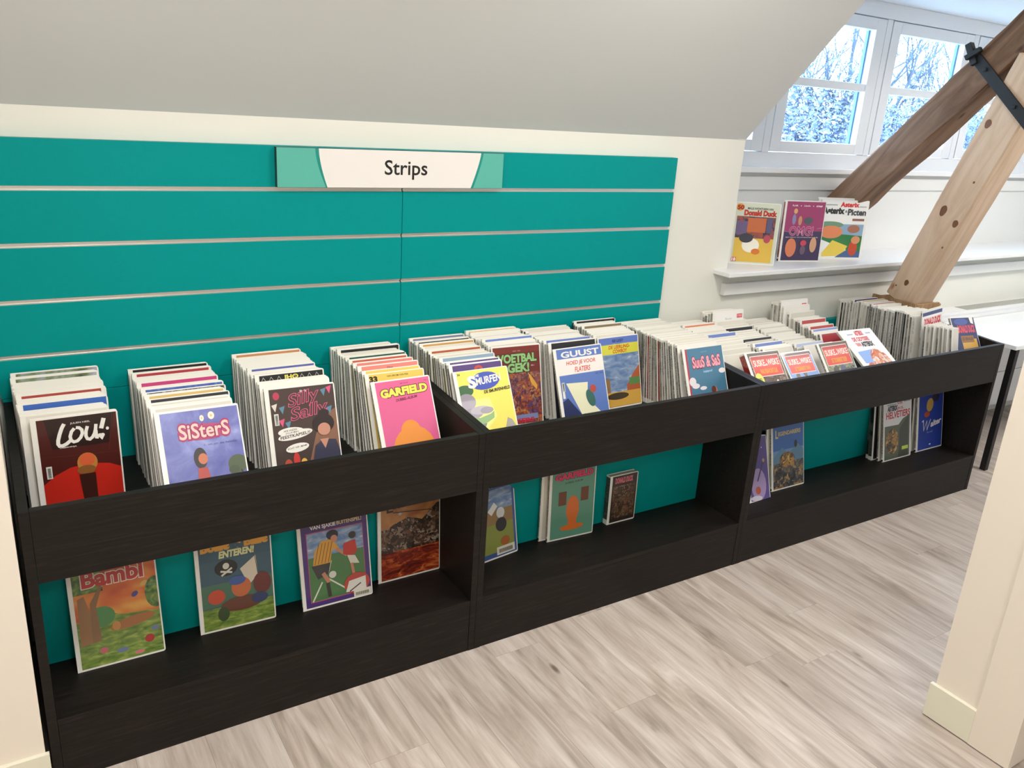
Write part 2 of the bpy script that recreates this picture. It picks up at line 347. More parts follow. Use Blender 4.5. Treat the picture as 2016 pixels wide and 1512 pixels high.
# ------------------------------------------------------------------ outside
M_BARK = mat('pale_bark', '#4d5a69', .9); 
def leafmat(name, a, b):
    m = mat(name, a, .9); N, L, bs = nodes(m); g = N.new('ShaderNodeNewGeometry'); n = N.new('ShaderNodeTexNoise'); n.inputs['Scale'].default_value = 5
    L.new(g.outputs['Position'], n.inputs['Vector']); r = ramp(N, [(.35, a), (.65, b)]); L.new(n.outputs[0], r.inputs[0]); L.new(r.outputs[0], bs.inputs['Base Color']); return m
M_LEAF = leafmat('pale_autumn_leaves', '#46525e', '#7d8993'); M_HEDGE = leafmat('blue_green_undergrowth', '#3c5272', '#8e9cac')
def branch(mb, p, d, l, r, depth, tips):
    q = p+d*l; mid = p+d*l*.5+Vector((rnd.uniform(-.06, .06)*l, rnd.uniform(-.06, .06)*l, rnd.uniform(-.04, .04)*l))
    mb.tube([p, mid, q], r, 5, 0, r*.62)
    tips.append(q)
    if depth == 0: return
    for k in range(3 if depth > 1 else 4):
        nd = (d+Vector((rnd.uniform(-.8, .8), rnd.uniform(-.8, .8), rnd.uniform(-.15, .6)))).normalized()
        branch(mb, q if k else mid, nd, l*rnd.uniform(.55, .8), r*.55, depth-1, tips)
def leaves(mb, c, n, sp, sz):
    for _ in range(n):
        p = c+Vector((rnd.gauss(0, sp), rnd.gauss(0, sp), rnd.gauss(0, sp)))
        a = Vector((rnd.uniform(-1, 1), rnd.uniform(-1, 1), rnd.uniform(-1, 1))).normalized()*sz*rnd.uniform(.5, 1.2); b = a.orthogonal().normalized()*a.length*.55
        mb.poly([tuple(p-a), tuple(p+b), tuple(p+a), tuple(p-b)])
TREES = [(12.3, 9.5, 'bare thin tree outside the leftmost visible window pane'), (16.2, 9.8, 'bare branching tree outside the middle window'), (19.6, 10.6, 'bare tree outside, just left of the brown roof beam'), (24.5, 12.0, 'bare tree outside, seen between the brown and the pine beam')]
for (tx, ty, lb) in TREES:
    root = empty('tree', (tx, ty, -3)); tag(root, lb, 'tree', 'bare trees outside the dormer window')
    tm = MB(); tips = []
    branch(tm, Vector((0, 0, 0)), Vector((.04, 0, 1)).normalized(), 3.2, .14, 4, tips)
    t2 = []
    for _ in range(3): branch(tm, Vector((0, 0, rnd.uniform(2.6, 4))), Vector((rnd.uniform(-.5, .5), rnd.uniform(-.3, .3), 1)).normalized(), 1.5, .06, 3, tips)
    tm.flat = 1
    tm.build('trunk_and_branches', M_BARK, root)
    lm = MB(); lm.flat = 1
    for q in tips:
        if rnd.random() < .75: leaves(lm, q, 7, .16, .045)
    lm.build('leaves', M_LEAF, root, kind='stuff')
hm = MB(); hm.flat = 1
for _ in range(1500):
    c = Vector((rnd.uniform(13, 25), rnd.uniform(8.8, 11.5), 0)); c.z = rnd.uniform(.4, 2.35)+.3*math.sin(c.x*1.7)+.06*(c.x-14)*(c.x < 17)
    leaves(hm, c, 30, .26, .06)
tag(hm.build('undergrowth', M_HEDGE), 'dense pale blue-green undergrowth behind the lower window panes', 'hedge', kind='stuff')
bx('ground', -5, .6, -3.2, 60, 60, -3.0, mat('garden_ground', '#7d8a80', .9), kind='structure')
rr = empty('neighbour_house', (34.5, 13.5, -3.6)); tag(rr, 'neighbouring house with blue-grey tiled roof outside the right window', 'house')
bx('house_wall', 0, 0, 0, 9, 5, 4.4, mat('house_wall_paint', '#c4ccd0', .8), rr)
rt = mat('blue_grey_roof_tiles', '#5f96a8', .6); N, L, b = nodes(rt)
MB().prism([(-.4, 4.3), (2.5, 6.6), (5.4, 4.3)], 0, -.3, 9.3).build('roof', rt, rr)

# ------------------------------------------------------------------ beams
def beam(name, p0, p1, wx, wy, m, label, cat='beam', side=Vector((1, 0, 0)), seg=14, rough=.004):
    p0, p1 = Vector(p0), Vector(p1); d = (p1-p0); l = d.length; d.normalize()
    x = (side-d*side.dot(d)).normalized(); y = d.cross(x)
    o = empty(name, p0); rm = Matrix((x, y, d)).transposed().to_4x4(); rm.translation = p0; o.matrix_world = rm
    tag(o, label, cat)
    mb = MB(); n = seg; c = .008
    ring = [(-wx/2+c, -wy/2), (wx/2-c, -wy/2), (wx/2, -wy/2+c), (wx/2, wy/2-c), (wx/2-c, wy/2), (-wx/2+c, wy/2), (-wx/2, wy/2-c), (-wx/2, -wy/2+c)]
    for i in range(n+1):
        for (a, b) in ring: mb.v.append((a+rnd.uniform(-rough, rough), b+rnd.uniform(-rough, rough), l*i/n))
    for i in range(n):
        for j in range(8):
            k = (j+1) % 8; mb.f.append((i*8+j, i*8+k, (i+1)*8+k, (i+1)*8+j)); mb.m.append(0)
    mb.f.append(tuple(range(8))[::-1]); mb.f.append(tuple(n*8+j for j in range(8))); mb.m += [0, 0]
    mb.build('timber', m, o)
    return o
# old rafter: along the roof slope in the plane x ~ 3.39
ddir = Vector((0, -.677, .736)); nrm = Vector((0, -.736, -.677))      # nrm: towards the room below
base = Vector((4.08, .243, 1.443)) + nrm*.080
old = beam('roof_truss_beam', base-ddir*.10, base+ddir*1.58, .16, .16, M_OLD, 'dark weathered roof beam slanting down to the white window ledge', rough=.005)
pine = beam('pine_strut', (4.285, -.19, .946), (4.058, -.728, 2.15), .17, .18, M_PINE, 'pale new pine strut with knots standing behind the right-hand comics', rough=.0008)
for (kx, ky, kz, ra, rb) in ((-.0862, .01, .12, .012, .018), (-.0862, .03, .56, .016, .030), (-.0862, -.06, .54, .014, .020), (-.0862, .05, 1.02, .014, .022), (-.0862, .055, .07, .004, .005), (-.0862, -.035, .76, .004, .006), (-.0862, -.065, .40, .004, .006)):
    kb = MB(); kb.prism([(ky+ra*math.cos(t)*(1+.1*math.sin(3*t)), kz+rb*math.sin(t)) for t in [2*math.pi*i/14 for i in range(14)]], 0, kx-.0012, kx+.004)
    kb.build('knot', mat('pine_knot', '#7a5238', .6), pine)
# foot box around the strut
fb = empty('strut_foot_box', (4.175, -.042, .6405)); tag(fb, 'brown wooden collar box around the foot of the pine strut', 'box')
for nm, q in (('side_board', (0, -.262, 0, .014, 0, .305)), ('side_board', (.226, -.262, 0, .24, 0, .292)), ('front_board', (.0145, -.262, 0, .2255, -.248, .300)), ('back_board', (.0145, -.014, 0, .2255, 0, .292)), ('collar_board', (.0145, -.2475, .27, .2255, -.0145, .286))):
    bx(nm, *q, M_BOXW, fb, .001)
# iron strap over both beams
st = empty('iron_strap', (3.985, -0.475, 2.137)); tag(st, 'black iron strap bolted across the old beam and pine strut', 'strap')
sd = (Vector((3.27, -.675, 1.885))-Vector((3.30, -.455, 2.085)))
def strapbar(p, q, wd, th, nm, nrmv=Vector((1, 0, 0))):
    p, q = Vector(p), Vector(q); d = (q-p).normalized(); s = d.cross(nrmv).normalized(); n = s.cross(d).normalized()
    mb = MB(); k = []
    for P_ in (p, q):
        for a, b in ((-1, -1), (1, -1), (1, 1), (-1, 1)): mb.v.append(tuple(P_+s*wd/2*a+n*th/2*b-st.location))
    for f in ((0,1,2,3), (7,6,5,4), (0,4,5,1), (1,5,6,2), (2,6,7,3), (3,7,4,0)): mb.f.append(f); mb.m.append(0)
    return mb.build(nm, M_BLACK, st, .002)
strapbar((3.993, -0.425, 2.172), (3.993, -0.770, 1.857), .05, .010, 'flat_bar')
strapbar((3.985, -0.437, 2.179), (4.155, -0.437, 2.179), .05, .010, 'return_bar', Vector((0, .7, -.7)))
strapbar((3.990, -0.445, 2.127), (3.990, -0.395, 2.217), .03, .03, 'bolt')
strapbar((3.970, -0.405, 2.152), (3.970, -0.470, 2.192), .022, .022, 'bolt')
for q in ((3.985, -0.500, 2.104), (3.985, -0.670, 1.948)):
    strapbar((q[0]-.006, q[1], q[2]), (q[0]+.006, q[1], q[2]), .016, .016, 'bolt', Vector((0, 1, 0)))

# ------------------------------------------------------------------ slatwall
PTOP = 1.6427; SLOTS = [1.5042, 1.3406, 1.1736, 1.0067]; PB = .882
for nm, (x0, x1, lab) in {'a': (-.004, 1.299, 'left teal slatwall panel with metal rails above the comic bins'), 'b': (1.301, 2.600, 'right teal slatwall panel, ending before the window corner')}.items():
    root = empty('slatwall_panel', (x0, -.039, PB)); tag(root, lab, 'wall panel', 'teal slatwall panels')
    edges = [PTOP]+[z for q_ in SLOTS for z in (q_+.007, q_-.007)]+[PB]
    wd = x1-x0
    bx('backing_board', 0, .016, 0, wd, .037, PTOP-PB, M_TEAL, root)
    for k in range(0, len(edges), 2):
        bx('slat', 0, 0, edges[k+1]-PB, wd, .016, edges[k]-PB, M_TEAL, root, .0008)
    for s in SLOTS:
        mb = MB().box(.0015, .003, s-.007-PB, wd-.0015, .0158, s-.004-PB).box(.0015, .008, s-.004-PB, wd-.0015, .0158, s+.004-PB).box(.0015, .003, s+.004-PB, wd-.0015, .0158, s+.007-PB)
        mb.build('metal_rail', M_ALU, root)

# ------------------------------------------------------------------ text helper
def text_polys(txt, bold=0.0, res=3):
    cu = bpy.data.curves.new('t', 'FONT'); cu.body = txt; cu.offset = bold; cu.resolution_u = res
    o = bpy.data.objects.new('t', cu); COL.objects.link(o)
    dg = bpy.context.evaluated_depsgraph_get(); ev = o.evaluated_get(dg); me = ev.to_mesh()
    V = [(v.co.x, v.co.y) for v in me.vertices]; Fc = [tuple(p.vertices) for p in me.polygons]
    ev.to_mesh_clear(); bpy.data.objects.remove(o); bpy.data.curves.remove(cu)
    return V, Fc
TC = {}
def tpoly(txt, bold):
    if (txt, bold) not in TC: TC[(txt, bold)] = text_polys(txt, bold)
    return TC[(txt, bold)]

# ------------------------------------------------------------------ cover art: normalised 0..1 in the print area
def art_mesh(name, ops, W, H, y0=-.0004, dy=-.00009, Hv=None):
    HV = Hv or H; ofs = H-HV
    def zz(z): return min(H, max(0, ofs+z*HV))
    mb = MB(); mb.flat = 1; mats = []; idx = {}
    lay = [0]
    def mi(c):
        if c not in idx: idx[c] = len(mats); mats.append(pmat(c))
        return idx[c]
    def add(pts, c, clamp=True):
        P = []
        for (x, y) in pts:
            if clamp: x = min(1, max(0, x)); y = min(1, max(0, y))
            P.append((x*W, y0+dy*lay[0], zz(y)))
        Q = [P[0]]
        for p in P[1:]:
            if abs(p[0]-Q[-1][0])+abs(p[2]-Q[-1][2]) > 1e-6: Q.append(p)
        if len(Q) > 2 and abs(Q[0][0]-Q[-1][0])+abs(Q[0][2]-Q[-1][2]) < 1e-6: Q.pop()
        if len(Q) > 2:
            ar = sum(Q[i][0]*Q[(i+1) % len(Q)][2]-Q[(i+1) % len(Q)][0]*Q[i][2] for i in range(len(Q)))
            if ar < 0: Q = Q[::-1]
            if abs(ar) > 1e-9: mb.poly(Q, mi(c))
    for op in ops:
        k, c = op[0], op[1]
        if k == 'r': x0, z0, x1, z1 = op[2:]; add([(x0, z0), (x1, z0), (x1, z1), (x0, z1)], c)
        elif k == 'e':
            cx, cz, rx, rz = op[2:6]; a = R(op[6]) if len(op) > 6 else 0
            add([(cx+rx*math.cos(t)*math.cos(a)-rz*math.sin(t)*math.sin(a), cz+rx*math.cos(t)*math.sin(a)*W/H+rz*math.sin(t)*math.cos(a)) for t in [2*math.pi*i/20 for i in range(20)]], c)
        elif k == 'p': add(op[2], c)
        elif k == 'l':
            wd = op[2]; pts = [(x*W, z*HV) for x, z in op[3]]; n = len(pts); Lf, Rg = [], []
            for q in range(n):
                a, b = pts[max(q-1, 0)], pts[q]; c2 = pts[min(q+1, n-1)]
                d1 = (b[0]-a[0], b[1]-a[1]) if q else (c2[0]-b[0], c2[1]-b[1]); d2 = (c2[0]-b[0], c2[1]-b[1]) if q < n-1 else d1
                l1 = math.hypot(*d1) or 1; l2 = math.hypot(*d2) or 1
                nx_, nz_ = -(d1[1]/l1+d2[1]/l2), d1[0]/l1+d2[0]/l2; ln = math.hypot(nx_, nz_) or 1
                ca = max(.5, (nx_*-d1[1]/l1+nz_*d1[0]/l1)/ln); k_ = wd/2/ca/ln
                Lf.append(((b[0]+nx_*k_)/W, (b[1]+nz_*k_)/HV)); Rg.append(((b[0]-nx_*k_)/W, (b[1]-nz_*k_)/HV))
            for q in range(n-1): add([Lf[q], Rg[q], Rg[q+1], Lf[q+1]], c)
        elif k == 't':
            txt, x0, z0, x1, z1 = op[2:7]; bold = op[7] if len(op) > 7 else 0; shear = op[8] if len(op) > 8 else 0; arc = op[9] if len(op) > 9 else 0; rise = op[10] if len(op) > 10 else 0
            V0, _ = tpoly(txt, 0); xs = [v[0] for v in V0]; zs = [v[1] for v in V0]
            ax, az, bx_, bz = min(xs), min(zs), max(xs), max(zs)
            V, Fc = tpoly(txt, bold)
            b0 = len(mb.v)
            for (x, z) in V:
                u = (x-ax)/(bx_-ax); v = (z-az)/(bz-az)
                X = x0+(x1-x0)*u+shear*(v-.5)*(z1-z0); Z = z0+(z1-z0)*v+arc*(1-(2*u-1)**2)+rise*u
                mb.v.append((min(1, max(0, X))*W, y0+dy*lay[0], zz(Z)))
            m_ = mi(c)
            for f in Fc: mb.f.append(tuple(b0+i for i in f)); mb.m.append(m_)
        lay[0] += 1
    me = mb.mesh(name, mats)
    return me
def two(txt, x0, z0, x1, z1, fill, line, bold=.012, out=.05, shear=0, arc=0, rise=0):
    return [('t', line, txt, x0, z0, x1, z1, bold+out, shear, arc, rise), ('t', fill, txt, x0, z0, x1, z1, bold, shear, arc, rise)]

# sign on slatwall
sg = empty('shelf_sign', (.841, -.064, 1.512)); tag(sg, "white and mint sign lettered 'Strips' on the teal panel", 'sign')
SW, SH = .861, .1285
bx('backing_plate', 0, .003, 0, SW, .0235, SH, mat('sign_edge_dark', '#24403c', .5), sg, .0008)
def arcpts(x, bulge, n=12): return [(x+bulge*(1-(1-2*i/n)**2*1.0), i/n) for i in range(n+1)]
La = [(.150-.03*0+ .042*(1-t)**1.6, t) for t in [i/10 for i in range(11)]]
Lb = [(.164+.034*(1-t)**1.6, t) for t in [i/10 for i in range(11)]]
Ra = [(.898-.045*(1-t)**1.3, t) for t in [i/10 for i in range(11)]]
Rb = [(.886-.045*(1-t)**1.3, t) for t in [i/10 for i in range(11)]]
ops = [('r', '#58b5a5', 0, 0, 1, 1), ('p', '#078f82', La+Ra[::-1]), ('p', '#ece8e4', Lb+Rb[::-1]),
       ('t', '#0c0b0a', 'Strips', .440, .23, .63, .74, .012)]
o = bpy.data.objects.new('sign_face', art_mesh('sign_face', ops, SW-.002, SH-.002, y0=.0025)); COL.objects.link(o); o.parent = sg; o.location = (.001, 0, .001)

# ------------------------------------------------------------------ bin units
TB = .0234; HB, FBt, PS, DF = .8168, .6157, .2017, -.7096
CB = .4477; ZF = .640                       # depth line of the cubby back, and height of the bin floor
def unit(x0, x1, tz, tx, lab):
    root = empty('comic_bin_unit', (x0, DF, 0)); tag(root, lab, 'display bin', 'dark wood comic bins')
    W = x1-x0-.0008; D = -DF; yc = D-CB
    def b(nm, *q, bevel=.0008, m=M_WENGE): return bx(nm, *q, m, root, bevel)
    for a in (0, W-TB): MB().prism([(0, 0), (D-.04, 0), (D-.04, HB+.055), (0, HB)], 0, a, a+TB).build('side_panel', M_WENGE, root, .0008)
    b('front_panel', TB+.0006, .0006, FBt, W-TB-.0006, .0226, HB)
    b('plinth', TB+.0006, .0016, 0, W-TB-.0006, .0216, PS-.0190)
    b('shelf', TB+.0006, .0006, PS-.0184, W-TB-.0006, yc-.0005, PS)
    b('bin_floor', TB+.0006, .023, ZF-.022, W-TB-.0006, D-.0405, ZF)
    b('cubby_back', TB+.0006, yc, PS-.02, min(tx, W-TB-.0006), yc+.012, ZF-.0225, m=M_TEAL)
    if tx < W-TB: b('cubby_back', tx+.001, yc, PS-.02, W-TB-.0006, yc+.012, ZF-.0225)
    b('back_panel', 0, D-.0395, 0, min(W, tx+.25), D-.002, tz, m=M_TEAL)
    return root
unit(0, 1.298, .8805, 9, 'left dark wood comic bin with open cubby below, nearest the camera')
unit(1.298, 2.596, .8805, 9, 'middle dark wood comic bin with open cubby below')
unit(2.596, 4.367, .822, 1.19, 'right dark wood comic bin with open cubby, below the window')

# ------------------------------------------------------------------ comics
BM = {}
def book_meshes(w_, h_, t_, hard=0):
    key = (round(w_, 3), round(h_*250)/250, round(t_, 4), hard)
    if key in BM: return BM[key]
    w_, h_, t_, _ = key; b = .0011+.0007*hard; r = .006
    cor = [(0, 0), (w_-r, 0), (w_-r*.3, r*.3), (w_, r), (w_, h_-r), (w_-r*.3, h_-r*.3), (w_-r, h_), (0, h_)]
    mb = MB(); mb.prism([(x, z) for x, z in cor], 1, 0, b); mb.prism([(x, z) for x, z in cor], 1, t_-b, t_)
    mb.prism([(0, b), (.0022, b), (.0022, t_-b), (0, t_-b)], 2, 0, h_)
    cov = mb.mesh('cover', M_COVER)
    pg = MB().box(.0024, b+.0001, .003, w_-.0035, t_-b-.0001, h_-.003).mesh('pages', M_PAGES)
    BM[key] = (cov, pg); return BM[key]
PM = {}
def strip_mesh(c, w_, h_):
    key = (c, round(w_, 3), round(h_, 2))
    if key not in PM:
        me = MB(); me.flat = 1; me.poly([(0, 0, 0), (w_, 0, 0), (w_, 0, h_), (0, 0, h_)]); PM[key] = me.mesh('front_print', pmat(c))
    return PM[key]
SM = {}
def spine_mesh(h_, t_, k):
    key = (round(h_, 2), t_, k)
    if key not in SM:
        me = MB(); me.flat = 1; me.poly([(0, t_, 0), (0, 0, 0), (0, 0, h_), (0, t_, h_)]); SM[key] = me.mesh('spine_print', SPINES[k])
    return SM[key]
def link(name, me, parent, loc=(0, 0, 0)):
    o = bpy.data.objects.new(name, me); COL.objects.link(o); o.parent = parent; o.location = loc; return o
def comic(tl, w_, h_, lean, roll, label, group=None, t_=.0066, yaw_=0, strip='#e4dfd3', spine=0, ops=None, ml=.014, mt=.0045, name='comic_book', lab_part=None, barcode=None, spine_label=False, hv=None):
    """tl: top-left-front corner in the room; the book hangs down from it by its own height"""
    e = Euler((-R(lean), -R(roll), R(yaw_)), 'XYZ'); m3 = e.to_matrix()
    org = Vector(tl)-m3 @ Vector((0, 0, h_))
    cov, pg = book_meshes(w_, h_, t_)
    root = empty(name, org, e); tag(root, label, 'comic book', group)
    link('cover', cov, root); link('pages', pg, root)
    W_, H_ = w_-ml-.004, h_-mt-.006
    if ops is None: p = link('front_print', strip_mesh(strip, W_, H_), root, (ml, -.0004, h_-mt-H_))
    else: p = link('front_print', art_mesh('front_print', ops, W_, H_, Hv=hv), root, (ml, 0, h_-mt-H_))
    if spine is not None: link('spine_print', spine_mesh(h_-.03, t_-.001, spine), root, (-.0003, .0005, .022))
    if spine_label:
        bx('spine_label', -.0006, .0003, .003, .012, t_-.0003, .014, mat('black_spine_label', '#17171a', .4), root).location = (0, 0, 0)
        root.children[-1].data.transform(Matrix.Translation((0, 0, 0)))
    if barcode:
        bxx, bzz = barcode
        bc = [('r', '#d6d6d0', 0, 0, 1, 1)]+[('r', '#55584f', .25, .08+.055*i, .78, .08+.055*i+.03) for i in range(15)]
        link('barcode_label', art_mesh('barcode_label', bc, .014, .036, y0=-.0024, dy=-.0001), root, (bxx, 0, bzz))
    return root
def floor_h(x, y, z, lean, slope):
    l = R(lean); s, c = math.sin(l), math.cos(l)
    return (z-ZF-.0008)/c

SL1, SL3 = .12, .12
G_TXT = 'comics packed upright in the bins'
ORD = ['frontmost', 'second', 'third', 'fourth', 'fifth', 'sixth', 'seventh', 'eighth', 'ninth', 'tenth', 'eleventh', 'twelfth', 'thirteenth', 'fourteenth', 'fifteenth', 'sixteenth', 'seventeenth', 'eighteenth', 'nineteenth', 'twentieth',
       'twenty-first', 'twenty-second', 'twenty-third', 'twenty-fourth', 'twenty-fifth', 'twenty-sixth', 'twenty-seventh', 'twenty-eighth', 'twenty-ninth', 'thirtieth', 'thirty-first', 'thirty-second', 'thirty-third', 'thirty-fourth']
CN = {'#e4dfd3': 'white', '@photo': 'landscape-topped', '#a8433a': 'red-banded', '#2d57a8': 'blue-banded', '#26262a': 'black-topped', '#b03a44': 'dark red', '#c4407c': 'pink-banded', '@bluewash': 'blue', '@noisegrey': 'speckled grey', '#d8b874': 'gold-lettered',
      '#c98a5a': 'tan', '#5a62a8': 'violet-blue', '#1c1c1e': 'black', '#c8604c': 'red-banded', '#e88a80': 'salmon', '#b6a9d0': 'lilac', '#e8c860': 'yellow', '#2f5a4a': 'dark green', '#7a86a0': 'slate-topped', '#d09a4a': 'orange-topped', '#8ea6bc': 'pale blue',
      '#57407c': 'purple', '#e0ad3c': 'mustard', '#b05a3a': 'brown-topped', '#6f86c8': 'blue-topped', '#b84a4a': 'red-topped', '#e08a68': 'orange-topped', '#d9d5c9': 'white', '#efece4': 'white', '#bcc6e6': 'pale blue', '#8c7a5a': 'brown'}
def path_at(pts, s):
    """pts with cumulative parameter (distance along the book normal)"""
    for (s0, p0), (s1, p1) in zip(pts, pts[1:]):
        if s <= s1 or (s1, p1) == pts[-1]:
            t = (s-s0)/max(1e-6, s1-s0); return [a+(b-a)*t for a, b in zip(p0, p1)]
def stack(where, pts, wb, wf, lb, lf, slope, colors, pitch=.0155, t_=.0122, front=True, special=None, spines=(0, 0, 0, 1, 2, 2), jit=.002, pw=2.0, lift=.009):
    """pts: top-left corners from the back book to where the front book stands; each book keeps its pitch to the one behind"""
    L_ = [0]
    for a, b in zip(pts, pts[1:]): L_.append(L_[-1]+math.dist(a, b))
    P = list(zip(L_, pts)); tot = L_[-1]; S_ = [0.0]; u = 0
    def lean_(u): return lb+(lf-lb)*u**pw
    def gap(a, b, l):
        l = R(l); dy = a[1]-b[1]; dz = a[2]-b[2]
        return dy*math.cos(l)-max(0, dz)*math.sin(l)
    while True:
        a = path_at(P, S_[-1]); l = lean_(S_[-1]/tot); s = S_[-1]+.001; pt = pitch*rnd.choice((.92, 1, 1, 1.15))
        while s <= tot and gap(a, path_at(P, s), l) < pt: s += .001
        if s > tot: break
        S_.append(s)
    n = len(S_)
    for i, s in enumerate(S_):
        x, y, z = path_at(P, s); u = s/tot
        lean = lean_(u)
        w_ = wb+(wf-wb)*u+rnd.choice((-.006, 0, 0, .004)); w_ = round(w_/.004)*.004
        ci = min(len(colors)-1, int(i*len(colors)/n)); first = i == 0 or int((i-1)*len(colors)/n) != ci
        c = colors[ci] if first else 'w'
        if c != 'w': z += lift
        else: z += rnd.uniform(-jit, jit)
        x += rnd.uniform(-.003, .003)
        if c == 'w': c = rnd.choice(('#e4dfd3', '#d9d5c9', '#efece4', '#e4dfd3'))
        h_ = floor_h(x, y, z, lean, slope)
        k = n-i+(1 if front else 0)
        sp_ = rnd.choice(spines)
        if c == '#1c1c1e': sp_ = 4
        ops = None
        if special and i in special: ops = special[i]
        elif special and (i-n) in special: ops = special[i-n]
        comic((x, y, z+(.018 if ops is SIG else .004 if ops else 0)), w_, h_, lean, 0, '%s comic, %s from front of the %s' % (CN.get(c, 'white'), ORD[min(k-1, 33)], where), G_TXT, t_=t_, strip=c, spine=sp_, ops=ops, mt=.003 if c not in ('#e4dfd3', '#d9d5c9', '#efece4') else .0045)
    print(where, n)
    return n

FR = {'lou':(0.055,-0.410,0.940,0.214,0.1,3.3),'sisters':(0.355,-0.458,0.932,0.232,-0.2,28.1),'silly':(0.680,-0.402,0.945,0.224,-0.9,19.8),'garf':(1.023,-0.416,0.929,0.213,0.5,27.1),
'smurf':(1.330,-0.407,0.927,0.222,0.2,27.2),'voet':(1.567,-0.267,0.953,0.220,-1.2,14.5),'guust':(1.825,-0.303,0.929,0.235,0.8,20.7),'leer':(2.092,-0.238,0.932,0.216,0.5,14.5),'suus':(2.340,-0.474,0.928,0.225,-0.0,22.0),
'sw1':(2.672,-0.505,0.884,0.213,-1.1,37.1),'sw2':(2.900,-0.508,0.860,0.193,-0.5,41.8),'sw3':(3.130,-0.510,0.883,0.211,-0.1,37.6),'ody':(3.435,-0.388,0.884,0.252,-0.9,55.2),'dd':(4.117,-0.534,0.934,0.219,-3.1,29.2)}
ART = {}
W_ = '#f0ece4'
ART['lou'] = [('r', '#4c1c18', 0, 0, 1, 1), ('p', '#2a1614', [(.09, 1), (.97, 1), (.88, .70), (.16, .70)]), ('l', '#6a2a20', .001, [(.95, 1), (.86, .62)]), ('l', '#6a2a20', .001, [(0, .63), (1, .60)]),
  ('p', '#c0281c', [(0, 0), (0, .36), (.15, .44), (.35, .50), (.6, .52), (.85, .49), (1, .44), (1, 0)]),
  ('t', W_, 'JULIEN NEEL', .41, .925, .66, .945, .01),
  ('l', W_, .0095, [(.335, .94), (.30, .90), (.265, .84), (.24, .785), (.235, .75), (.25, .73), (.29, .728), (.34, .742), (.40, .775)]),
  ('l', W_, .0085, [(.455, .885), (.415, .855), (.392, .81), (.398, .772), (.43, .752), (.475, .757), (.52, .785), (.548, .825), (.545, .862), (.515, .885), (.475, .89)]),
  ('l', W_, .0085, [(.62, .89), (.595, .84), (.588, .795), (.603, .765), (.635, .757), (.67, .775), (.70, .81), (.718, .85), (.73, .90)]), ('l', W_, .0085, [(.72, .84), (.72, .77), (.75, .765)]),
  ('l', W_, .011, [(.835, .95), (.79, .85)]), ('e', W_, .765, .785, .028, .018), ('e', W_, .80, .785, .028, .018), ('p', W_, [(.735, .785), (.83, .785), (.79, .735)]), ('e', W_, .87, .845, .02, .016),
  ('t', W_, 'LASERNINJA', .25, .700, .46, .715, .015),
  ('e', '#b9803a', .57, .53, .13, .10), ('e', '#d4603a', .57, .56, .10, .065), ('e', '#8a5a2c', .55, .46, .12, .045), ('p', '#3a1a14', [(.45, .42), (.66, .42), (.66, .15), (.48, .15)])]
ART['sisters'] = [('r', '@lilac', 0, 0, 1, 1), ('r', '@foam', 0, 0, .55, .30), ('p', '@foam', [(.5, 0), (1, 0), (1, .22), (.8, .16), (.6, .2)]),
  ('e', '#56624a', .90, .46, .13, .085), ('e', '#4c5842', .84, .41, .07, .04), ('l', '#3a3a30', .0035, [(.93, .40), (1, .3)]),
  ('e', '#f0e6d4', .52, .92, .028, .028), ('e', '#f0e6d4', .645, .935, .042, .036), ('e', '#e0b86a', .52, .92, .010, .010), ('e', '#e0b86a', .645, .935, .014, .012),
  ('e', '#b04a78', .53, .795, .345, .075), ('t', '#a83a6a', 'SiSterS', .21, .74, .85, .88, .08, 0, 0, .0), ('t', '#f6c4b8', 'SiSterS', .21, .745, .85, .875, .02),
  ('t', '#4a4c84', '1. un air de famille', .5, .665, .93, .682),
  ('e', '#3a3434', .43, .56, .085, .095), ('e', '#c87a5a', .46, .55, .06, .05), ('p', '#b8504a', [(.38, .47), (.5, .47), (.54, .30), (.36, .30)]), ('p', '#d29a84', [(.40, .30), (.50, .30), (.48, .12), (.42, .12)]),
  ('e', '#c86a3a', .70, .21, .13, .065, 20), ('p', '#eadfd0', [(.84, .08), (1, .14), (1, .2), (.9, .15)])]
ART['silly'] = [('r', '#4a3c38', 0, 0, 1, 1), ('p', '#8a6450', [(.5, 0), (1, 0), (1, .75), (.85, .7), (.65, .5), (.5, .2)]), ('t', W_, 'libelle', .47, .945, .58, .97, .01),
  ('e', '#b8405c', .10, .93, .05, .04)]
for (x, z, c) in ((.83, .93, '#5f88a0'), (.92, .95, '#dc5a84'), (.17, .79, '#5f88a0'), (.06, .82, '#ddd6cc'), (.15, .66, '#dc5a84'), (.24, .63, '#5f88a0'), (.83, .72, '#dc5a84'), (.90, .74, '#5f88a0')):
    ART['silly'] += [('p', c, [(x-.045, z+.02), (x+.045, z+.035), (x+.005, z-.05)])]
ART['silly'] += two('Silly', .28, .76, .74, .93, '#4a3c38', '#e0608c', .0, .03, .2, 0, .06)+two('Sally', .30, .62, .86, .79, '#4a3c38', '#e0608c', .0, .03, .2, 0, .06)
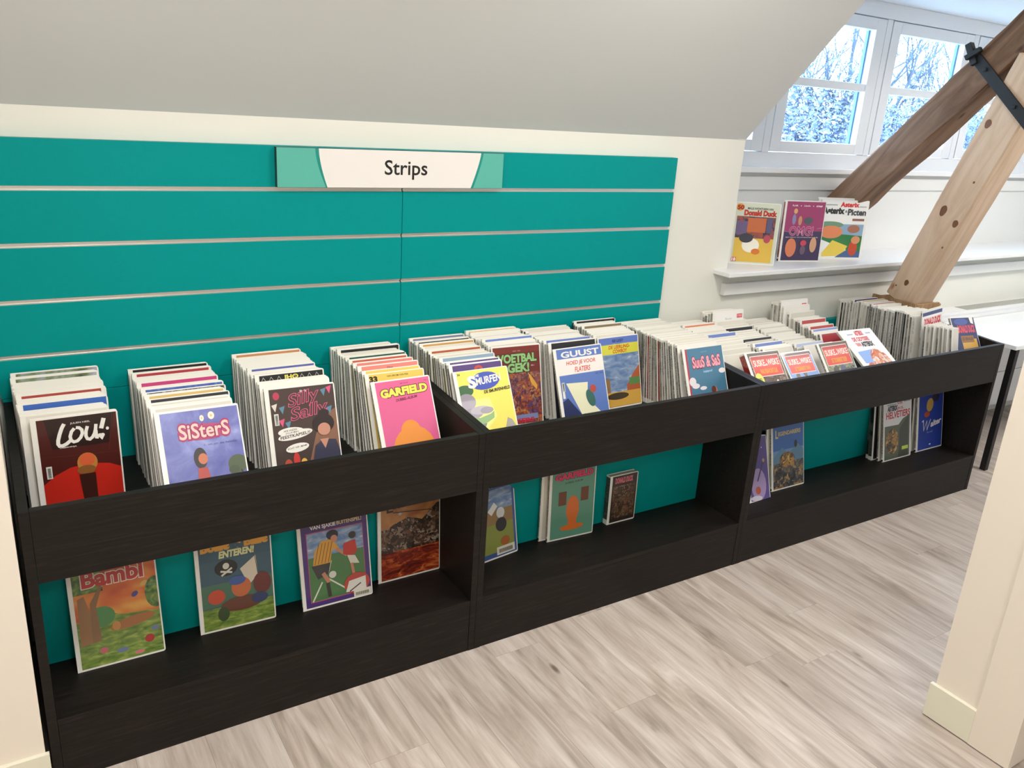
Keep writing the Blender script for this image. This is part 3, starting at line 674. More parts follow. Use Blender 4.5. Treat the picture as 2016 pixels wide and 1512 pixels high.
ART['silly'] += [('e', W_, .27, .555, .20, .045), ('e', W_, .33, .52, .27, .045, 8), ('t', '#3a3330', 'HOE VINDEN', .16, .555, .36, .575, .005, 0, 0, .01), ('t', '#3a3330', 'JULLIE MIJN', .18, .53, .38, .548, .005, 0, 0, .01), ('t', '#3a3330', 'FEESTKAPSEL??', .10, .485, .56, .515, .02, 0, 0, .03),
  ('e', W_, .34, .385, .18, .045, 6), ('t', '#3a3330', 'ECHT HIP, MAM!', .19, .37, .49, .39, .005, 0, 0, .02),
  ('e', '#332a2c', .78, .60, .17, .10), ('e', '#332a2c', .80, .70, .08, .05), ('e', '#c8907a', .78, .54, .10, .065), ('p', '#3c3c50', [(.55, .2), (.62, .38), (.75, .44), (.95, .42), (1, .3), (1, .12), (.6, .12)]), ('p', '#c8907a', [(.70, .44), (.84, .44), (.77, .34)]),
  ('e', '#b4503c', .18, .22, .06, .06), ('e', '#c8403c', .31, .26, .05, .08), ('e', '#e0b050', .42, .22, .05, .05)]
ART['garf'] = [('r', '#dc6292', 0, 0, 1, 1), ('t', '#7a2c54', 'JIM DAVIS', .45, .95, .60, .965, .01), ('t', '#7a2c54', 'DEEL 2', .90, .955, .985, .967)]
ART['garf'] += two('GARFIELD', .08, .82, .93, .905, '#efe05c', '#3a2a20', .06, .06, 0, 0, .02)+[('t', '#7a2444', 'DUBBEL-ALBUM', .33, .755, .72, .785, .03, .2, 0, .02),
  ('e', '#e8913c', .52, .16, .40, .30), ('e', '#e8913c', .50, .40, .18, .13)]
ART['smurf'] = [('r', '#efe266', 0, 0, 1, 1), ('e', '#3f6a44', .10, .77, .17, .07), ('e', '#9a92a0', .10, .64, .18, .10), ('e', '#8a8292', .16, .50, .22, .065), ('e', '#a8a0ac', .34, .53, .20, .05), ('e', '#8a8292', .46, .52, .13, .04),
  ('p', '#6fa04a', [(0, .40), (.1, .47), (.3, .44), (.52, .47), (.60, .50), (.58, .42), (.45, .38), (.3, .35), (.1, .33), (0, .36)]), ('p', '#5c5a6a', [(.02, .36), (.42, .37), (.34, .28), (.30, .22), (.24, .29), (.18, .2), (.12, .3)]),
  ('p', '#a8a49c', [(.60, .12), (.72, .20), (.84, .40), (.92, .37), (1, .26), (1, 0), (.55, 0)]), ('e', '#5f5f54', .86, .13, .09, .07), ('p', '#8f94a4', [(.3, 0), (.38, .15), (.45, .06), (.6, .12), (.6, 0)]),
  ('t', '#3c3a2a', '34', .01, .955, .06, .98, .02), ('e', '#3f54b4', .52, .865, .30, .105, 3), ('t', W_, 'DE', .33, .92, .42, .945, .04)]
ART['smurf'] += [('t', W_, 'S', .20, .80, .33, .93, .05), ('t', W_, 'MURFEN', .35, .82, .84, .90, .03, 0, 0, .03), ('t', '#2c2c20', 'DE SMURFENHELD', .47, .715, 1.0, .75, .03, 0, 0, .02)]
ART['voet'] = [('r', '@crowd', 0, 0, 1, 1), ('r', '#6e2a24', 0, .66, 1, 1), ('r', '#7a3028', 0, .92, 1, 1), ('t', '#d8b0a0', 'GURT - TOM', .42, .935, .58, .95)]
ART['voet'] += two('VOETBAL', .10, .80, .92, .90, '#8fbf7a', '#1c2016', .05, .05)+two('GEK!', .30, .675, .75, .78, '#8fbf7a', '#1c2016', .05, .05)+[('t', W_, 'DEEL 3', .8, .735, .87, .75), ('p', '#d8a040', [(.72, .66), (.80, .60), (.92, .48), (.90, .42), (.78, .52)]), ('r', '#7a86b0', .02, .05, .9, .12), ('t', '#c42c3c', 'MAKKERS', .05, .02, .8, .07, .05, .3)]
ART['guust'] = [('r', '#5f7cc0', 0, 0, 1, 1), ('r', '#f2ece6', 0, .68, 1, .88), ('t', W_, 'GUUST', .10, .895, .94, .965, .03), ('t', '#d8504a', 'HOED JE VOOR', .19, .785, .84, .845, .02, .25), ('t', '#d8504a', 'FLATERS', .36, .705, .70, .765, .02, .25),
  ('t', '#3c4c80', 'enz. enz.', .8, .64, .98, .66), ('p', '#eceac8', [(.12, .58), (.6, .56), (.55, .36), (.95, .02), (.45, .02)]), ('p', '#2c3560', [(0, .36), (.12, .40), (.5, .02), (0, .02)]), ('r', W_, .02, .4, .07, .55), ('e', W_, .04, .08, .05, .035), ('e', '#3a6a60', .62, .36, .09, .12, 30), ('e', '#b85040', .70, .47, .07, .05), ('e', '#5a4034', .44, .12, .09, .06)]
ART['leer'] = [('r', '@sky', 0, 0, 1, 1), ('r', '#5f78c4', 0, .91, 1, 1), ('r', '#dcd84c', 0, .76, 1, .90), ('t', '#26306a', 'KID LUCKY', .34, .932, .62, .968, .05), ('t', '#c8502c', 'DE LEERLING-', .24, .838, .78, .885, .03, .2), ('t', '#c8502c', 'COWBOY', .34, .775, .70, .825, .03, .2),
  ('p', '#b4603c', [(.65, .30), (.82, .45), (1, .58), (1, .15), (.65, .15)]), ('r', '#5c8a50', .72, .30, 1, .40), ('r', '#9a7a54', 0, .18, .22, .42), ('r', '#d8a94c', 0, 0, 1, .22), ('e', '#4a3c30', .40, .16, .28, .05)]
ART['suus'] = [('r', '#4f7f9c', 0, 0, 1, 1), ('r', '#b84450', 0, 0, .045, 1), ('t', '#9cb4d0', 'BLOZ & CO', .42, .935, .58, .95)]+two('SuuS & SaS', .16, .74, .90, .88, '#f6a8b4', '#8a2c4a', .04, .05)+[('t', '#a8d4ee', 'kusjesproof', .42, .655, .66, .695, .03),
  ('e', '#ece4e8', .10, .56, .09, .06), ('e', '#ece4e8', .17, .50, .10, .035), ('e', '#ece4e8', .36, .46, .09, .025), ('e', '#ece4e8', .92, .66, .09, .035), ('e', '#4a5cb8', .60, .27, .14, .035, 12), ('e', '#5c8ab4', .33, .30, .06, .09, 30), ('e', '#c8806a', .68, .36, .05, .10), ('e', '#6a3a30', .63, .42, .06, .05), ('e', '#6a2c3c', .2, .22, .08, .10), ('p', '#8a9a5a', [(.82, .08), (1, .2), (1, .02), (.8, .02)])]
def suske(title, bgc, top):
    return [('r', bgc, 0, 0, 1, 1), ('r', top, 0, .94, 1, 1), ('r', W_, .055, .625, .945, .955), ('r', '#e0483c', .065, .635, .935, .945), ('r', '#b83434', .065, .90, .935, .945), ('t', W_, 'SUSKE', .11, .79, .46, .885, .02), ('t', W_, 'en', .47, .79, .53, .82, .02), ('t', W_, 'WISKE', .54, .79, .90, .885, .02), ('t', '#f2a83c', title, .24, .67, .78, .74, .035)]
ART['sw1'] = suske('WALVISAVONTUUR', '@woods', '#3a302c')+[('e', '#e8e464', .14, .57, .13, .12), ('t', '#5a5a20', '200', .06, .56, .20, .61, .02), ('t', '#5a5a20', 'PAGINA\'S', .05, .52, .21, .545, .01), ('e', '#f0e0d4', .68, .5, .05, .06), ('e', '#4a2420', .6, .3, .12, .12)]
ART['sw2'] = suske('DE TOORNENDE TUINEN', '#6f9cd8', '#5c3c40')+[('e', '#e6ec9c', .52, .35, .22, .22), ('p', '#5a4630', [(.2, .62), (.32, .62), (.30, .2), (.16, .2)]), ('p', '#5a4630', [(.45, .62), (.58, .62), (.54, .45)]), ('e', '#8a5a40', .88, .32, .12, .12)]
ART['sw3'] = suske('DE TOORNENDE TROEP', '@mosaic', '#5a4a3c')+[('e', '#4a5474', .55, .45, .13, .17)]
ART['ody'] = [('r', '#f6f4f2', 0, 0, 1, 1), ('t', '#d2343c', 'ASTERIX', .40, .90, .66, .975, .06), ('r', '#b0b4bc', .14, .915, .32, .935), ('r', '#b0b4bc', .74, .915, .90, .935), ('t', '#d8404a', 'DE ODYSSEE', .20, .80, .72, .865, .04), ('t', '#d8404a', 'VAN', .20, .71, .34, .77, .04), ('t', '#20242a', 'ASTERIX', .37, .70, .74, .775, .06), ('p', '#8fb0e8', [(.08, .62), (.6, .64), (.7, .5), (.6, .38), (.08, .42)]), ('e', '@rustclutter', .62, .40, .28, .24), ('e', '@rustclutter', .25, .30, .2, .12), ('r', '@rustclutter', 0, 0, 1, .15)]
ART['dd'] = [('r', '#2c3668', 0, 0, 1, 1), ('e', '#4a5ca0', .4, .93, .3, .06), ('e', '#e8d880', .12, .78, .09, .06), ('t', '#e8505c', 'DONALD DUCK', .20, .74, .94, .86, .05), ('p', W_, [(.78, 1), (.95, 1), (.93, .88), (.82, .9)]), ('r', '#d8a850', .26, 0, .92, .62), ('r', '#9a6a3a', .24, .56, .8, .68), ('t', '#4a3020', 'DE VERHALEN', .30, .60, .76, .65, .02), ('e', '@gold', .35, .2, .08, .12), ('e', '@gold', .6, .24, .12, .13), ('e', '@gold', .85, .2, .08, .12)]
FLAB = {'lou': "dark red and black comic lettered 'LOU!' fronting the leftmost stack", 'sisters': "lilac-blue comic lettered 'SiSterS' in pink, front of second stack", 'silly': 'brown comic with bunting and white speech bubbles, front of third stack', 'garf': 'hot pink comic with yellow block title at the end of the left bin',
 'smurf': 'bright yellow comic with grey rocks, front left of middle bin', 'voet': "maroon comic lettered 'VOETBAL GEK!' in green, middle bin", 'guust': "blue and white comic lettered 'GUUST', middle bin", 'leer': 'blue comic with a yellow title band and red lettering, middle bin', 'suus': "steel blue comic lettered 'SuuS & SaS', right end of middle bin",
 'sw1': 'brown comic with red title block and yellow starburst, right bin', 'sw2': 'sky blue comic with red title block, right bin', 'sw3': 'grey-green comic with faded red title block, beside the white one', 'ody': 'white comic with red and black title lying far back, right bin', 'dd': 'small navy blue comic with tan picture at the right end of the bins'}
SL1, SL3 = .12, .12
for k, (x, y, z, w_, ro, le) in FR.items():
    h_ = floor_h(x, y, z, le, SL1 if x < 2.6 else SL3)
    if k == 'ody': h_ = .325
    if k == 'dd': h_ = .290
    bc = {'lou': (.024, h_*.42), 'silly': (.022, h_*.64), 'guust': (.018, h_*.45)}.get(k)
    comic((x, y, z), w_, h_, le, ro, FLAB[k], 'front-facing comics of the bin stacks', t_=.010 if k != 'sw1' else .030, ops=ART[k], spine=0 if k != 'sw1' else 5, barcode=bc, hv=w_*1.36, ml=.014 if k not in ('voet', 'leer', 'sw2', 'dd') else .006)

BLUE_S = [('r', '#3562b4', 0, 0, 1, 1), ('t', '#dfe6f2', 'ROBBEDOES DOOR... TEHEM, MAKYO & TOLDAC', .16, .905, .9, .925, .02)]
S33 = [('r', '#e8c860', 0, 0, 1, 1), ('t', '#2c2418', '33', .01, .92, .14, .975, .06), ('t', '#4a3a20', 'VAN BROM VAN PEK', .32, .955, .72, .975, .01)]
SAL = [('r', '#e88a80', 0, 0, 1, 1), ('t', '#7a3434', '12', .01, .93, .06, .95, .02), ('t', '#7a3434', 'Doc', .45, .955, .55, .975, .02)]
DOOD = [('r', '#1c1c1e', 0, 0, 1, 1), ('t', '#e8dc50', 'JHO', .38, .93, .6, .985, .04)]+[('l', '#c8c8c0', .0012, [(.02+.12*i, .93), (.06+.12*i, .98), (.10+.12*i, .94)]) for i in range(8)]
PURP = [('r', '#57407c', 0, 0, 1, 1), ('e', '#c84c3c', .52, .93, .09, .05), ('e', '#57407c', .52, .92, .05, .03)]
B30 = [('r', '@bluewash', 0, 0, 1, 1), ('t', '#e8ecf4', '30', .02, .93, .08, .955, .02)]
SIG = [('r', '#f2f0ec', 0, 0, 1, 1), ('t', '#8a8c92', 'Strips', .36, .84, .60, .90, -.01, .6), ('r', '#d8404a', .78, .88, .97, .945), ('t', '#f0d8d8', 'STRIP', .80, .895, .95, .93, .01)]
SUSD = [('r', '#8ca0d4', 0, 0, 1, 1), ('r', '#c83c3c', .05, .80, .95, .95), ('t', W_, 'SUSKE', .10, .83, .46, .88, .05), ('t', W_, 'WISKE', .54, .83, .92, .88, .05), ('t', W_, 'en', .47, .83, .52, .85, .02)]
REDC = [('r', '#f4f2ee', 0, 0, 1, 1), ('r', '#d8605c', .02, .86, .98, .97), ('r', '#e89a90', .02, .83, .98, .87)]

stack('leftmost stack', [(.027, -.068, .959), (.034, -.394, .945)], .236, .216, 6, 4.5, 0, ['@photo', '@photo', 'w', 'w', 'w', '#a8433a', 'w', '#2d57a8', 'w'], special={-4: BLUE_S})
stack('second stack', [(.348, -.068, .935), (.350, -.436, .936)], .245, .232, 6, 24, 0, ['#1c1c1e', '#b03a44', 'w', 'w', '#c4407c', 'w', '@bluewash', '@noisegrey', '#d8b874', '#26262a', 'w'], special={-7: B30})
stack('third stack', [(.672, -.068, .950), (.676, -.382, .950)], .236, .222, 6, 17, 0, ['#c98a5a', 'w', 'w', 'w', '#5a62a8', 'w', '#1c1c1e', 'w'], special={-4: DOOD})
stack('fourth stack', [(1.018, -.068, .950), (1.020, -.392, .940)], .238, .215, 6, 23, 0, ['w', '#26262a', 'w', '#2f5a4a', '#c8604c', '#e88a80', '#b6a9d0', '#e8c860'], special={-1: S33, -4: SAL}, spines=(0, 0, 1, 2, 3, 1))
stack('fifth stack, left in middle bin', [(1.328, -.068, .946), (1.330, -.384, .938)], .232, .222, 6, 23, 0, ['#7a86a0', '#26262a', '#d09a4a', 'w', '#b05a3a', 'w', '#8ea6bc', '#57407c'], special={-1: PURP}, spines=(0, 0, 1, 2, 3, 1))
stack('sixth stack, behind the maroon comic', [(1.570, -.068, .953), (1.568, -.250, .957)], .232, .222, 5, 12, 0, ['#e0ad3c', '#26262a', 'w', 'w', '#6f86c8', 'w'])
stack('seventh stack, behind the blue and white comic', [(1.828, -.068, .948), (1.824, -.284, .935)], .230, .232, 5, 17, 0, ['w', 'w', 'w', 'w', 'w', 'w', '#6f86c8', '#26262a'])
stack('eighth stack, behind the yellow-banded comic', [(2.092, -.068, .952), (2.090, -.220, .940)], .218, .216, 5, 12, 0, ['#1c1c1e', 'w', '#8c7a5a', 'w', 'w', 'w'])
stack('ninth stack, behind the steel blue comic', [(2.340, -.068, .938), (2.338, -.455, .936)], .228, .226, 5, 18, 0, ['w'], spines=(0, 0, 0, 1, 1, 5), pitch=.0118, t_=.0102)
stack('tenth stack, behind the starburst comic', [(2.628, -.068, .910), (2.630, -.25, .914), (2.634, -.34, .895), (2.640, -.43, .845)], .205, .20, 6, 26, 0, ['w', 'w', '#e08a68', 'w', 'w', '#6f86c8', 'w', 'w'])
stack('eleventh stack, second in the right bin', [(2.845, -.068, .946), (2.848, -.13, .945), (2.856, -.17, .895), (2.862, -.32, .862), (2.875, -.44, .862)], .205, .195, 6, 33, 0, ['w', 'w', 'w', 'w', '#26262a', 'w', 'w', '#26262a', 'w', '#6f86c8', 'w'], special={4: SIG})
stack('twelfth stack, middle of right bin', [(3.103, -.068, .879), (3.120, -.16, .875), (3.165, -.25, .835), (3.180, -.40, .823), (3.14, -.44, .860)], .20, .205, 8, 30, 0, ['w', 'w', 'w', 'w', 'w', 'w', '#bcc6e6', 'w'], special={5: REDC})
stack('thirteenth stack, tall behind the red title blocks', [(3.335, -.068, .962), (3.335, -.125, .960), (3.385, -.16, .900), (3.39, -.25, .870), (3.37, -.35, .850)], .20, .19, 5, 28, 0, ['w', 'w', 'w', 'w', '#b84a4a', 'w', '#b84a4a', 'w', '#b03a44'], special={3: SIG, -4: SUSD})
stack('long row left of the pine strut', [(3.866, -.068, .933), (3.903, -.15, .942), (3.922, -.2, .936), (3.925, -.32, .937), (3.915, -.40, .946), (3.914, -.43, .945), (3.94, -.474, .93)], .215, .19, 4, 7, 0, ['w', '#57407c', '#d8b874', '#b84a4a', 'w', 'w', 'w', 'w', 'w'], spines=(0, 1, 1, 2, 1, 4), jit=.006, pitch=.0125, t_=.0105)
stack('short pile in front of the pine strut', [(3.945, -.522, .905), (4.05, -.605, .90)], .145, .05, 8, 12, 0, ['w', 'w'], spines=(1, 1, 0), front=False, pitch=.0118, t_=.0100)
DDW = [('r', '#f6f4f2', 0, 0, 1, 1), ('r', '#4a5484', .0, .92, 1, .98), ('t', '#d8404a', 'DONALD DUCK', .10, .76, .94, .87, .06), ('r', '#4a5484', .1, .70, 1, .715), ('t', '#c8343c', 'DE BESTE', .4, .60, .94, .67, .05)]
comic((3.942, -.488, .966), .172, .315, 6, 6, 'white comic with red lettering tilted out of the fanned row', 'front-facing comics of the bin stacks', t_=.007, ops=DDW, ml=.006)

# ------------------------------------------------------------------ comics in the lower cubbies
def cubby(bl, w_, h_, lean, ops, label, yaw_=0, roll=0, t_=.008, ml=.012, sl=True, spine=0, z=.2017):
    e = Euler((-R(lean), -R(roll), R(yaw_)), 'XYZ'); tl = Vector((bl[0], bl[1], z+.0005))+e.to_matrix() @ Vector((0, 0, h_))
    return comic(tl, w_, h_, lean, roll, label, 'comics leaning in the lower cubbies', t_=t_, yaw_=yaw_, ops=ops, ml=ml, spine=spine, spine_label=sl)
BAM = [('r', '@sunset', 0, 0, 1, 1), ('p', '@grass', [(0, 0), (1, 0), (1, .42), (.55, .45), (.3, .52), (0, .45)]), ('r', '@leaf', 0, .72, .35, 1), ('p', '#a8c070', [(.3, 1), (.5, .92), (.75, .98), (.8, 1)]), ('e', '@leaf', .98, .60, .14, .16), ('e', '#4f8a50', .30, .47, .16, .10),
  ('p', '#9a7048', [(.02, .18), (.04, .68), (.12, .70), (.20, .45), (.20, .2)]), ('p', '#8a6644', [(.16, .22), (.18, .62), (.32, .78), (.34, .76), (.25, .58), (.27, .22)]), ('p', '@grass', [(0, 0), (1, 0), (1, .28), (.5, .26), (0, .22)]),
  ('e', '#a86c3c', .66, .36, .28, .05, 8), ('e', '#c4884c', .46, .35, .05, .045), ('e', '#c0646a', .28, .14, .05, .03), ('e', '#6a7a98', .50, .10, .07, .025), ('e', '#a82c2c', .84, .15, .06, .04), ('e', '#c87a7a', .70, .04, .06, .02), ('e', '#6a7a98', .92, .24, .05, .025),
  ('e', '#d8a860', .84, .71, .05, .025, 30), ('e', '#4a4a8a', .72, .62, .045, .025, 30)]+two('Bambi', .12, .78, .84, .93, '#c02c2c', '#ece0d0', .035, .04)
BOL = [('r', '#3a5a6c', 0, 0, 1, 1), ('r', '#33566a', 0, .75, 1, 1), ('r', '#46705c', 0, .25, 1, .5), ('r', '@grass', 0, 0, 1, .24), ('t', '#e8a83c', 'Bollie & Billie', .04, .865, .96, .955, .07), ('t', '#dcdcA0', 'ENTEREN!', .28, .775, .76, .845, .05, .15),
  ('e', '#171a1c', .36, .66, .16, .09), ('e', '#dcd8cc', .36, .68, .045, .035), ('l', '#dcd8cc', .006, [(.28, .63), (.44, .60)]), ('l', '#dcd8cc', .006, [(.29, .58), (.44, .65)]), ('p', '#d8ccb8', [(.55, .62), (.78, .74), (.80, .52), (.66, .42)]), ('l', '#6a5a48', .002, [(.76, .8), (.80, .5)]),
  ('e', '#6a3c2c', .55, .24, .30, .08), ('e', '#6a2c28', .85, .42, .13, .12), ('e', '#c86a3c', .55, .42, .14, .11), ('e', '#3c5c9c', .50, .50, .12, .05), ('e', '#c84c30', .20, .36, .12, .08), ('e', '#2c3c68', .80, .26, .12, .06), ('e', '#3c4c30', .28, .16, .08, .08)]
def foot(title, sub, bgc, fr, n):
    A = [('r', fr, 0, 0, 1, 1), ('r', '#b85878', .07, .05, .93, .83), ('r', '#4f7c4c', .08, .06, .92, .82), ('r', '@sky', .08, .55, .92, .82), ('t', W_, title, .14, .85, .52, .90, .03), ('t', '#d8c890', sub, .54, .865, .92, .905, .03)]
    return A+[('l', '#dcdcd0', .005, [(.1, .06), (.26, .26)]), ('l', '#dcdcd0', .005, [(.36, .28), (.62, .12)]), ('l', '#dcdcd0', .002, [(.42, .48), (.36, .34)]),
      ('p', '#d8a040', [(.14, .46), (.18, .62), (.30, .72), (.46, .72), (.56, .58), (.44, .60), (.40, .45)])]+[('l', '#6a2c20', .0018, [(.17+.05*i, .47), (.25+.05*i, .69)]) for i in range(5)]+[('e', '#23263a', .46, .765, .09, .055), ('e', '#c8866a', .48, .72, .05, .04),
      ('l', '#c8866a', .010, [(.50, .60), (.66, .50)]), ('p', '#3c3c40', [(.12, .46), (.40, .46), (.36, .34), (.2, .3)]), ('l', '#c8866a', .013, [(.28, .36), (.36, .24)]), ('l', '#3c3834', .012, [(.34, .24), (.36, .08)]), ('e', '#dcdcd4', .42, .32, .055, .04),
      ('p', '#c03c34', [(.60, .52), (.62, .64), (.80, .66), (.82, .52), (.72, .48)]), ('e', '#3c3430', .76, .715, .055, .04), ('p', '#dcd8cc', [(.66, .5), (.78, .48), (.84, .38), (.70, .40)]), ('l', '#c8866a', .010, [(.72, .40), (.74, .28)]),
      ('e', '#b8483c', .78, .16, .20, .12), ('p', '#e0dcd4', [(.60, .08), (.66, .20), (.92, .22), (.92, .06)]), ('l', '#3a342c', .004, [(.66, .08), (.84, .15)]), ('r', '#e0dccc', .72, .005, .99, .08)]+[('r', '#2a2a26', .75+.016*i, .015, .75+.016*i+.009, .05) for i in range(13)]
SJ1 = foot('VAN SJAKIE', 'BUITENSPEL!', '', '#4e3478', 0)
SJ2 = [('r', '#3c5a9c', 0, 0, 1, 1), ('r', '@sky', .05, .5, .95, .86), ('r', '#94764c', .05, .38, .95, .6), ('r', '#8a9440', .05, .06, .95, .42), ('t', '#dcd080', 'SJAKIE', .02, .875, .48, .925, .04), ('t', W_, 'DE MASCOTTE', .52, .885, .95, .92, .02), ('p', '#e0982c', [(.05, .5), (.1, .75), (.3, .62), (.3, .45), (.2, .4)]), ('e', '#222430', .30, .73, .11, .06), ('e', '#c86a44', .25, .62, .09, .07), ('l', '#dc6a34', .014, [(.25, .42), (.18, .22)]), ('e', '#d8dcdc', .68, .55, .09, .07), ('e', '#22262c', .68, .40, .12, .09), ('p', '#e4e4e0', [(.40, .6), (.55, .70), (.62, .64), (.48, .54)]), ('l', '#22242a', .010, [(.14, .22), (.12, .08)]), ('e', '#a8602c', .75, .18, .1, .06), ('r', '#ddd8c8', .55, .02, .95, .12)]+[('r', '#2a2a26', .6+.02*i, .04, .6+.02*i+.011, .09) for i in range(15)]
LEG = [('r', '@tansky', 0, 0, 1, 1), ('r', '@legend', 0, .28, 1, .64), ('p', '@legend', [(0, .6), (.2, .68), (.45, .74), (.7, .68), (.95, .85), (1, .85), (1, .5), (0, .5)]), ('r', '@fire', 0, 0, 1, .34), ('t', '#3a241a', 'L', .10, .84, .2, .97, .02), ('t', '#3a241a', 'EGENDARIERS', .2, .87, .94, .94, .02, 0, 0, .02), ('e', '#a8a8a8', .32, .80, .03, .02), ('l', '#3a241a', .003, [(.2, .83), (.85, .78)])]
LEG2 = [('r', '#3c6cb4', 0, 0, 1, 1), ('r', '#6f96c8', 0, .42, 1, .6), ('p', '#5a86a4', [(0, .5), (.3, .64), (.5, .52), (.8, .66), (1, .55), (1, .4), (0, .4)]), ('r', '@cliff', 0, 0, 1, .40), ('e', '@gold', .45, .44, .25, .12), ('e', '#2c3038', .74, .66, .05, .06), ('t', '#dcc878', 'L', .08, .80, .16, .92, .03), ('t', '#dcc878', 'EGENDARIERS', .17, .83, .9, .89, .03)]
GA2 = [('r', '#5f9680', 0, 0, 1, 1)]+two('GARFIELD', .08, .85, .94, .93, '#dc3c68', '#4a1c2c', .06, .05, 0, 0, .02)+[('t', '#284a3c', 'DUBBEL-ALBUM', .30, .785, .70, .81, .02, 0, 0, .01), ('e', '#d8702c', .50, .40, .15, .20), ('r', '#d8702c', .40, .16, .60, .34), ('e', '#d8702c', .50, .14, .28, .045), ('r', '#6e4024', .16, .48, .34, .68), ('r', '#6e4024', .68, .50, .86, .70)]
POC = [('r', '#332822', 0, 0, 1, 1), ('r', '@sepia', .06, .08, .94, .78), ('t', '#d86a78', 'DONALD DUCK', .12, .84, .82, .95, .05)]
PUR = [('r', '#57448c', 0, 0, 1, 1), ('e', '#a890c0', .45, .25, .4, .25), ('l', '#4a3464', .008, [(.4, .3), (.78, .62)]), ('e', '#b8583c', .40, .16, .14, .06), ('e', '#c89a50', .78, .62, .06, .03), ('e', W_, .72, .82, .02, .01), ('e', '#d8d0dc', .3, .04, .3, .04)]
HEL = [('r', '#eeeae8', 0, 0, 1, 1), ('t', '#c8303c', 'ASTERIX', .46, .925, .66, .975, .05), ('r', '#9aa0a8', .08, .925, .42, .945), ('r', '#9aa0a8', .70, .945, .96, .965), ('t', '#22262a', 'ASTERIX', .10, .83, .46, .91, .07), ('t', '#c8303c', 'EN DE...', .48, .835, .72, .875, .03), ('t', '#d0303c', 'HELVETIERS', .05, .70, .95, .81, .03), ('p', '#59604c', [(0, 0), (0, .58), (.52, .57), (.68, .66), (.95, .72), (.95, 0)]), ('p', '#3c4434', [(.52, 0), (.56, .5), (.9, .7), (.9, 0)]), ('e', '@gold', .28, .3, .24, .22), ('r', '#c4d848', .66, .12, .90, .18)]
WAL = [('r', '#2c44a0', 0, 0, 1, 1), ('e', '#c8a050', .45, .78, .16, .12, 40), ('e', '#b8502c', .34, .62, .12, .05), ('e', '#3a3040', .68, .90, .14, .08), ('l', W_, .006, [(.14, .50), (.20, .52), (.22, .34), (.34, .50), (.36, .34), (.50, .52)]), ('t', W_, 'alter', .52, .38, .94, .48, .04, .2, 0, .04), ('t', '#b8c0dc', 'de wolf', .36, .28, .60, .31), ('e', W_, .5, .07, .04, .012)]
cubby((0.091, -0.530), .236, .315, 13, BAM, "sunset-coloured comic lettered 'Bambi' in red, leftmost in the lower cubby", spine=2)
cubby((0.434, -0.503), .232, .31, 8, BOL, "dark teal comic lettered 'ENTEREN!' in the left lower cubby", yaw_=-2, spine=2)
cubby((0.752, -0.522), .243, .315, 11.5, SJ1, 'purple-framed football comic with two players in the left lower cubby', spine=2)
cubby((1.035, -0.477), .240, .315, 3.5, LEG, 'fiery brown comic at the right end of the left lower cubby', spine=2)
cubby((1.371, -0.527), .232, .315, 11, SJ2, 'blue-framed football comic half hidden by the divider, middle cubby', yaw_=8, spine=2)
cubby((1.712, -0.471), .215, .30, 2.5, [('r', '#d8d2c4', 0, 0, 1, 1)], 'white-spined comic standing behind the sea green one, middle cubby', yaw_=-2, spine=0)
cubby((1.738, -0.491), .215, .30, 3.5, GA2, 'sea green comic with red block title in the middle cubby', yaw_=-3, spine=0)
cubby((2.043, -0.479), .146, .217, 1.5, POC, 'small thick dark brown pocket book alone in the middle cubby', t_=.026, ml=.012, spine=4, sl=False)
cubby((2.762, -0.595), .14, .30, 22, PUR, 'violet comic tilted against the divider in the right cubby', roll=-6, spine=0)
cubby((2.929, -0.539), .224, .31, 11, [('r', '#d8d2c4', 0, 0, 1, 1)], 'white-spined comic directly behind the blue battle one, right cubby', spine=1)
cubby((2.949, -0.555), .224, .31, 12.5, LEG2, 'blue comic with a rocky battle scene, left in the right cubby', spine=0)
cubby((3.739, -0.517), .205, .30, 9, [('r', '#2a2024', 0, 0, 1, 1)], "black comic album with spine label '33', right cubby", t_=.020, spine=4, sl=False)
n33 = cubby((3.745, -0.492), .205, .31, 6.5, [('r', '#2a2024', 0, 0, 1, 1)], 'second black comic album, against the teal panel of right cubby', t_=.014, spine=4, sl=False)
cubby((3.765, -0.537), .225, .31, 10.5, [('r', '#d8d2c4', 0, 0, 1, 1)], 'white-spined comic just behind the white one lettered HELVETIERS', spine=1)
cubby((3.775, -0.558), .237, .315, 12, HEL, "white comic lettered 'HELVETIERS' in red, right cubby", spine=0)
cubby((4.057, -0.527), .236, .315, 9, [('r', '#d8d2c4', 0, 0, 1, 1)], 'white-spined comic behind the royal blue one, right cubby', spine=1)
cubby((4.071, -0.549), .236, .315, 11, WAL, "royal blue comic lettered 'Walter' in white, rightmost in the cubby", spine=0, ml=.016)

# comics on the ledge
DON = [('r', '#d4d8c4', 0, 0, 1, 1), ('r', '#e0b84c', .04, .02, .93, .78), ('r', '@duckplaza', .04, .42, .93, .78), ('r', '#c46a40', .30, .52, .72, .76), ('r', '#6a5a80', .04, .48, .30, .70), ('r', '#5a5478', .74, .52, .86, .76), ('e', '#e8a03c', .09, .925, .09, .06), ('t', '#a82420', '50', .03, .89, .17, .955, .06), ('t', '#2c2c24', 'MALLE AVONTUREN VAN', .26, .895, .84, .93, .02)]+two('Donald Duck', .20, .80, .92, .88, '#c83424', '#7a1a14', .04, .03)+[('r', '#c83434', .02, .02, .13, .09), ('t', W_, '18', .035, .03, .115, .08, .05), ('e', '#f0ecdc', .42, .3, .2, .12), ('e', '#d8782c', .55, .2, .1, .05), ('e', '#3c3c48', .3, .42, .16, .08), ('e', '#b84a5c', .78, .42, .08, .07)]
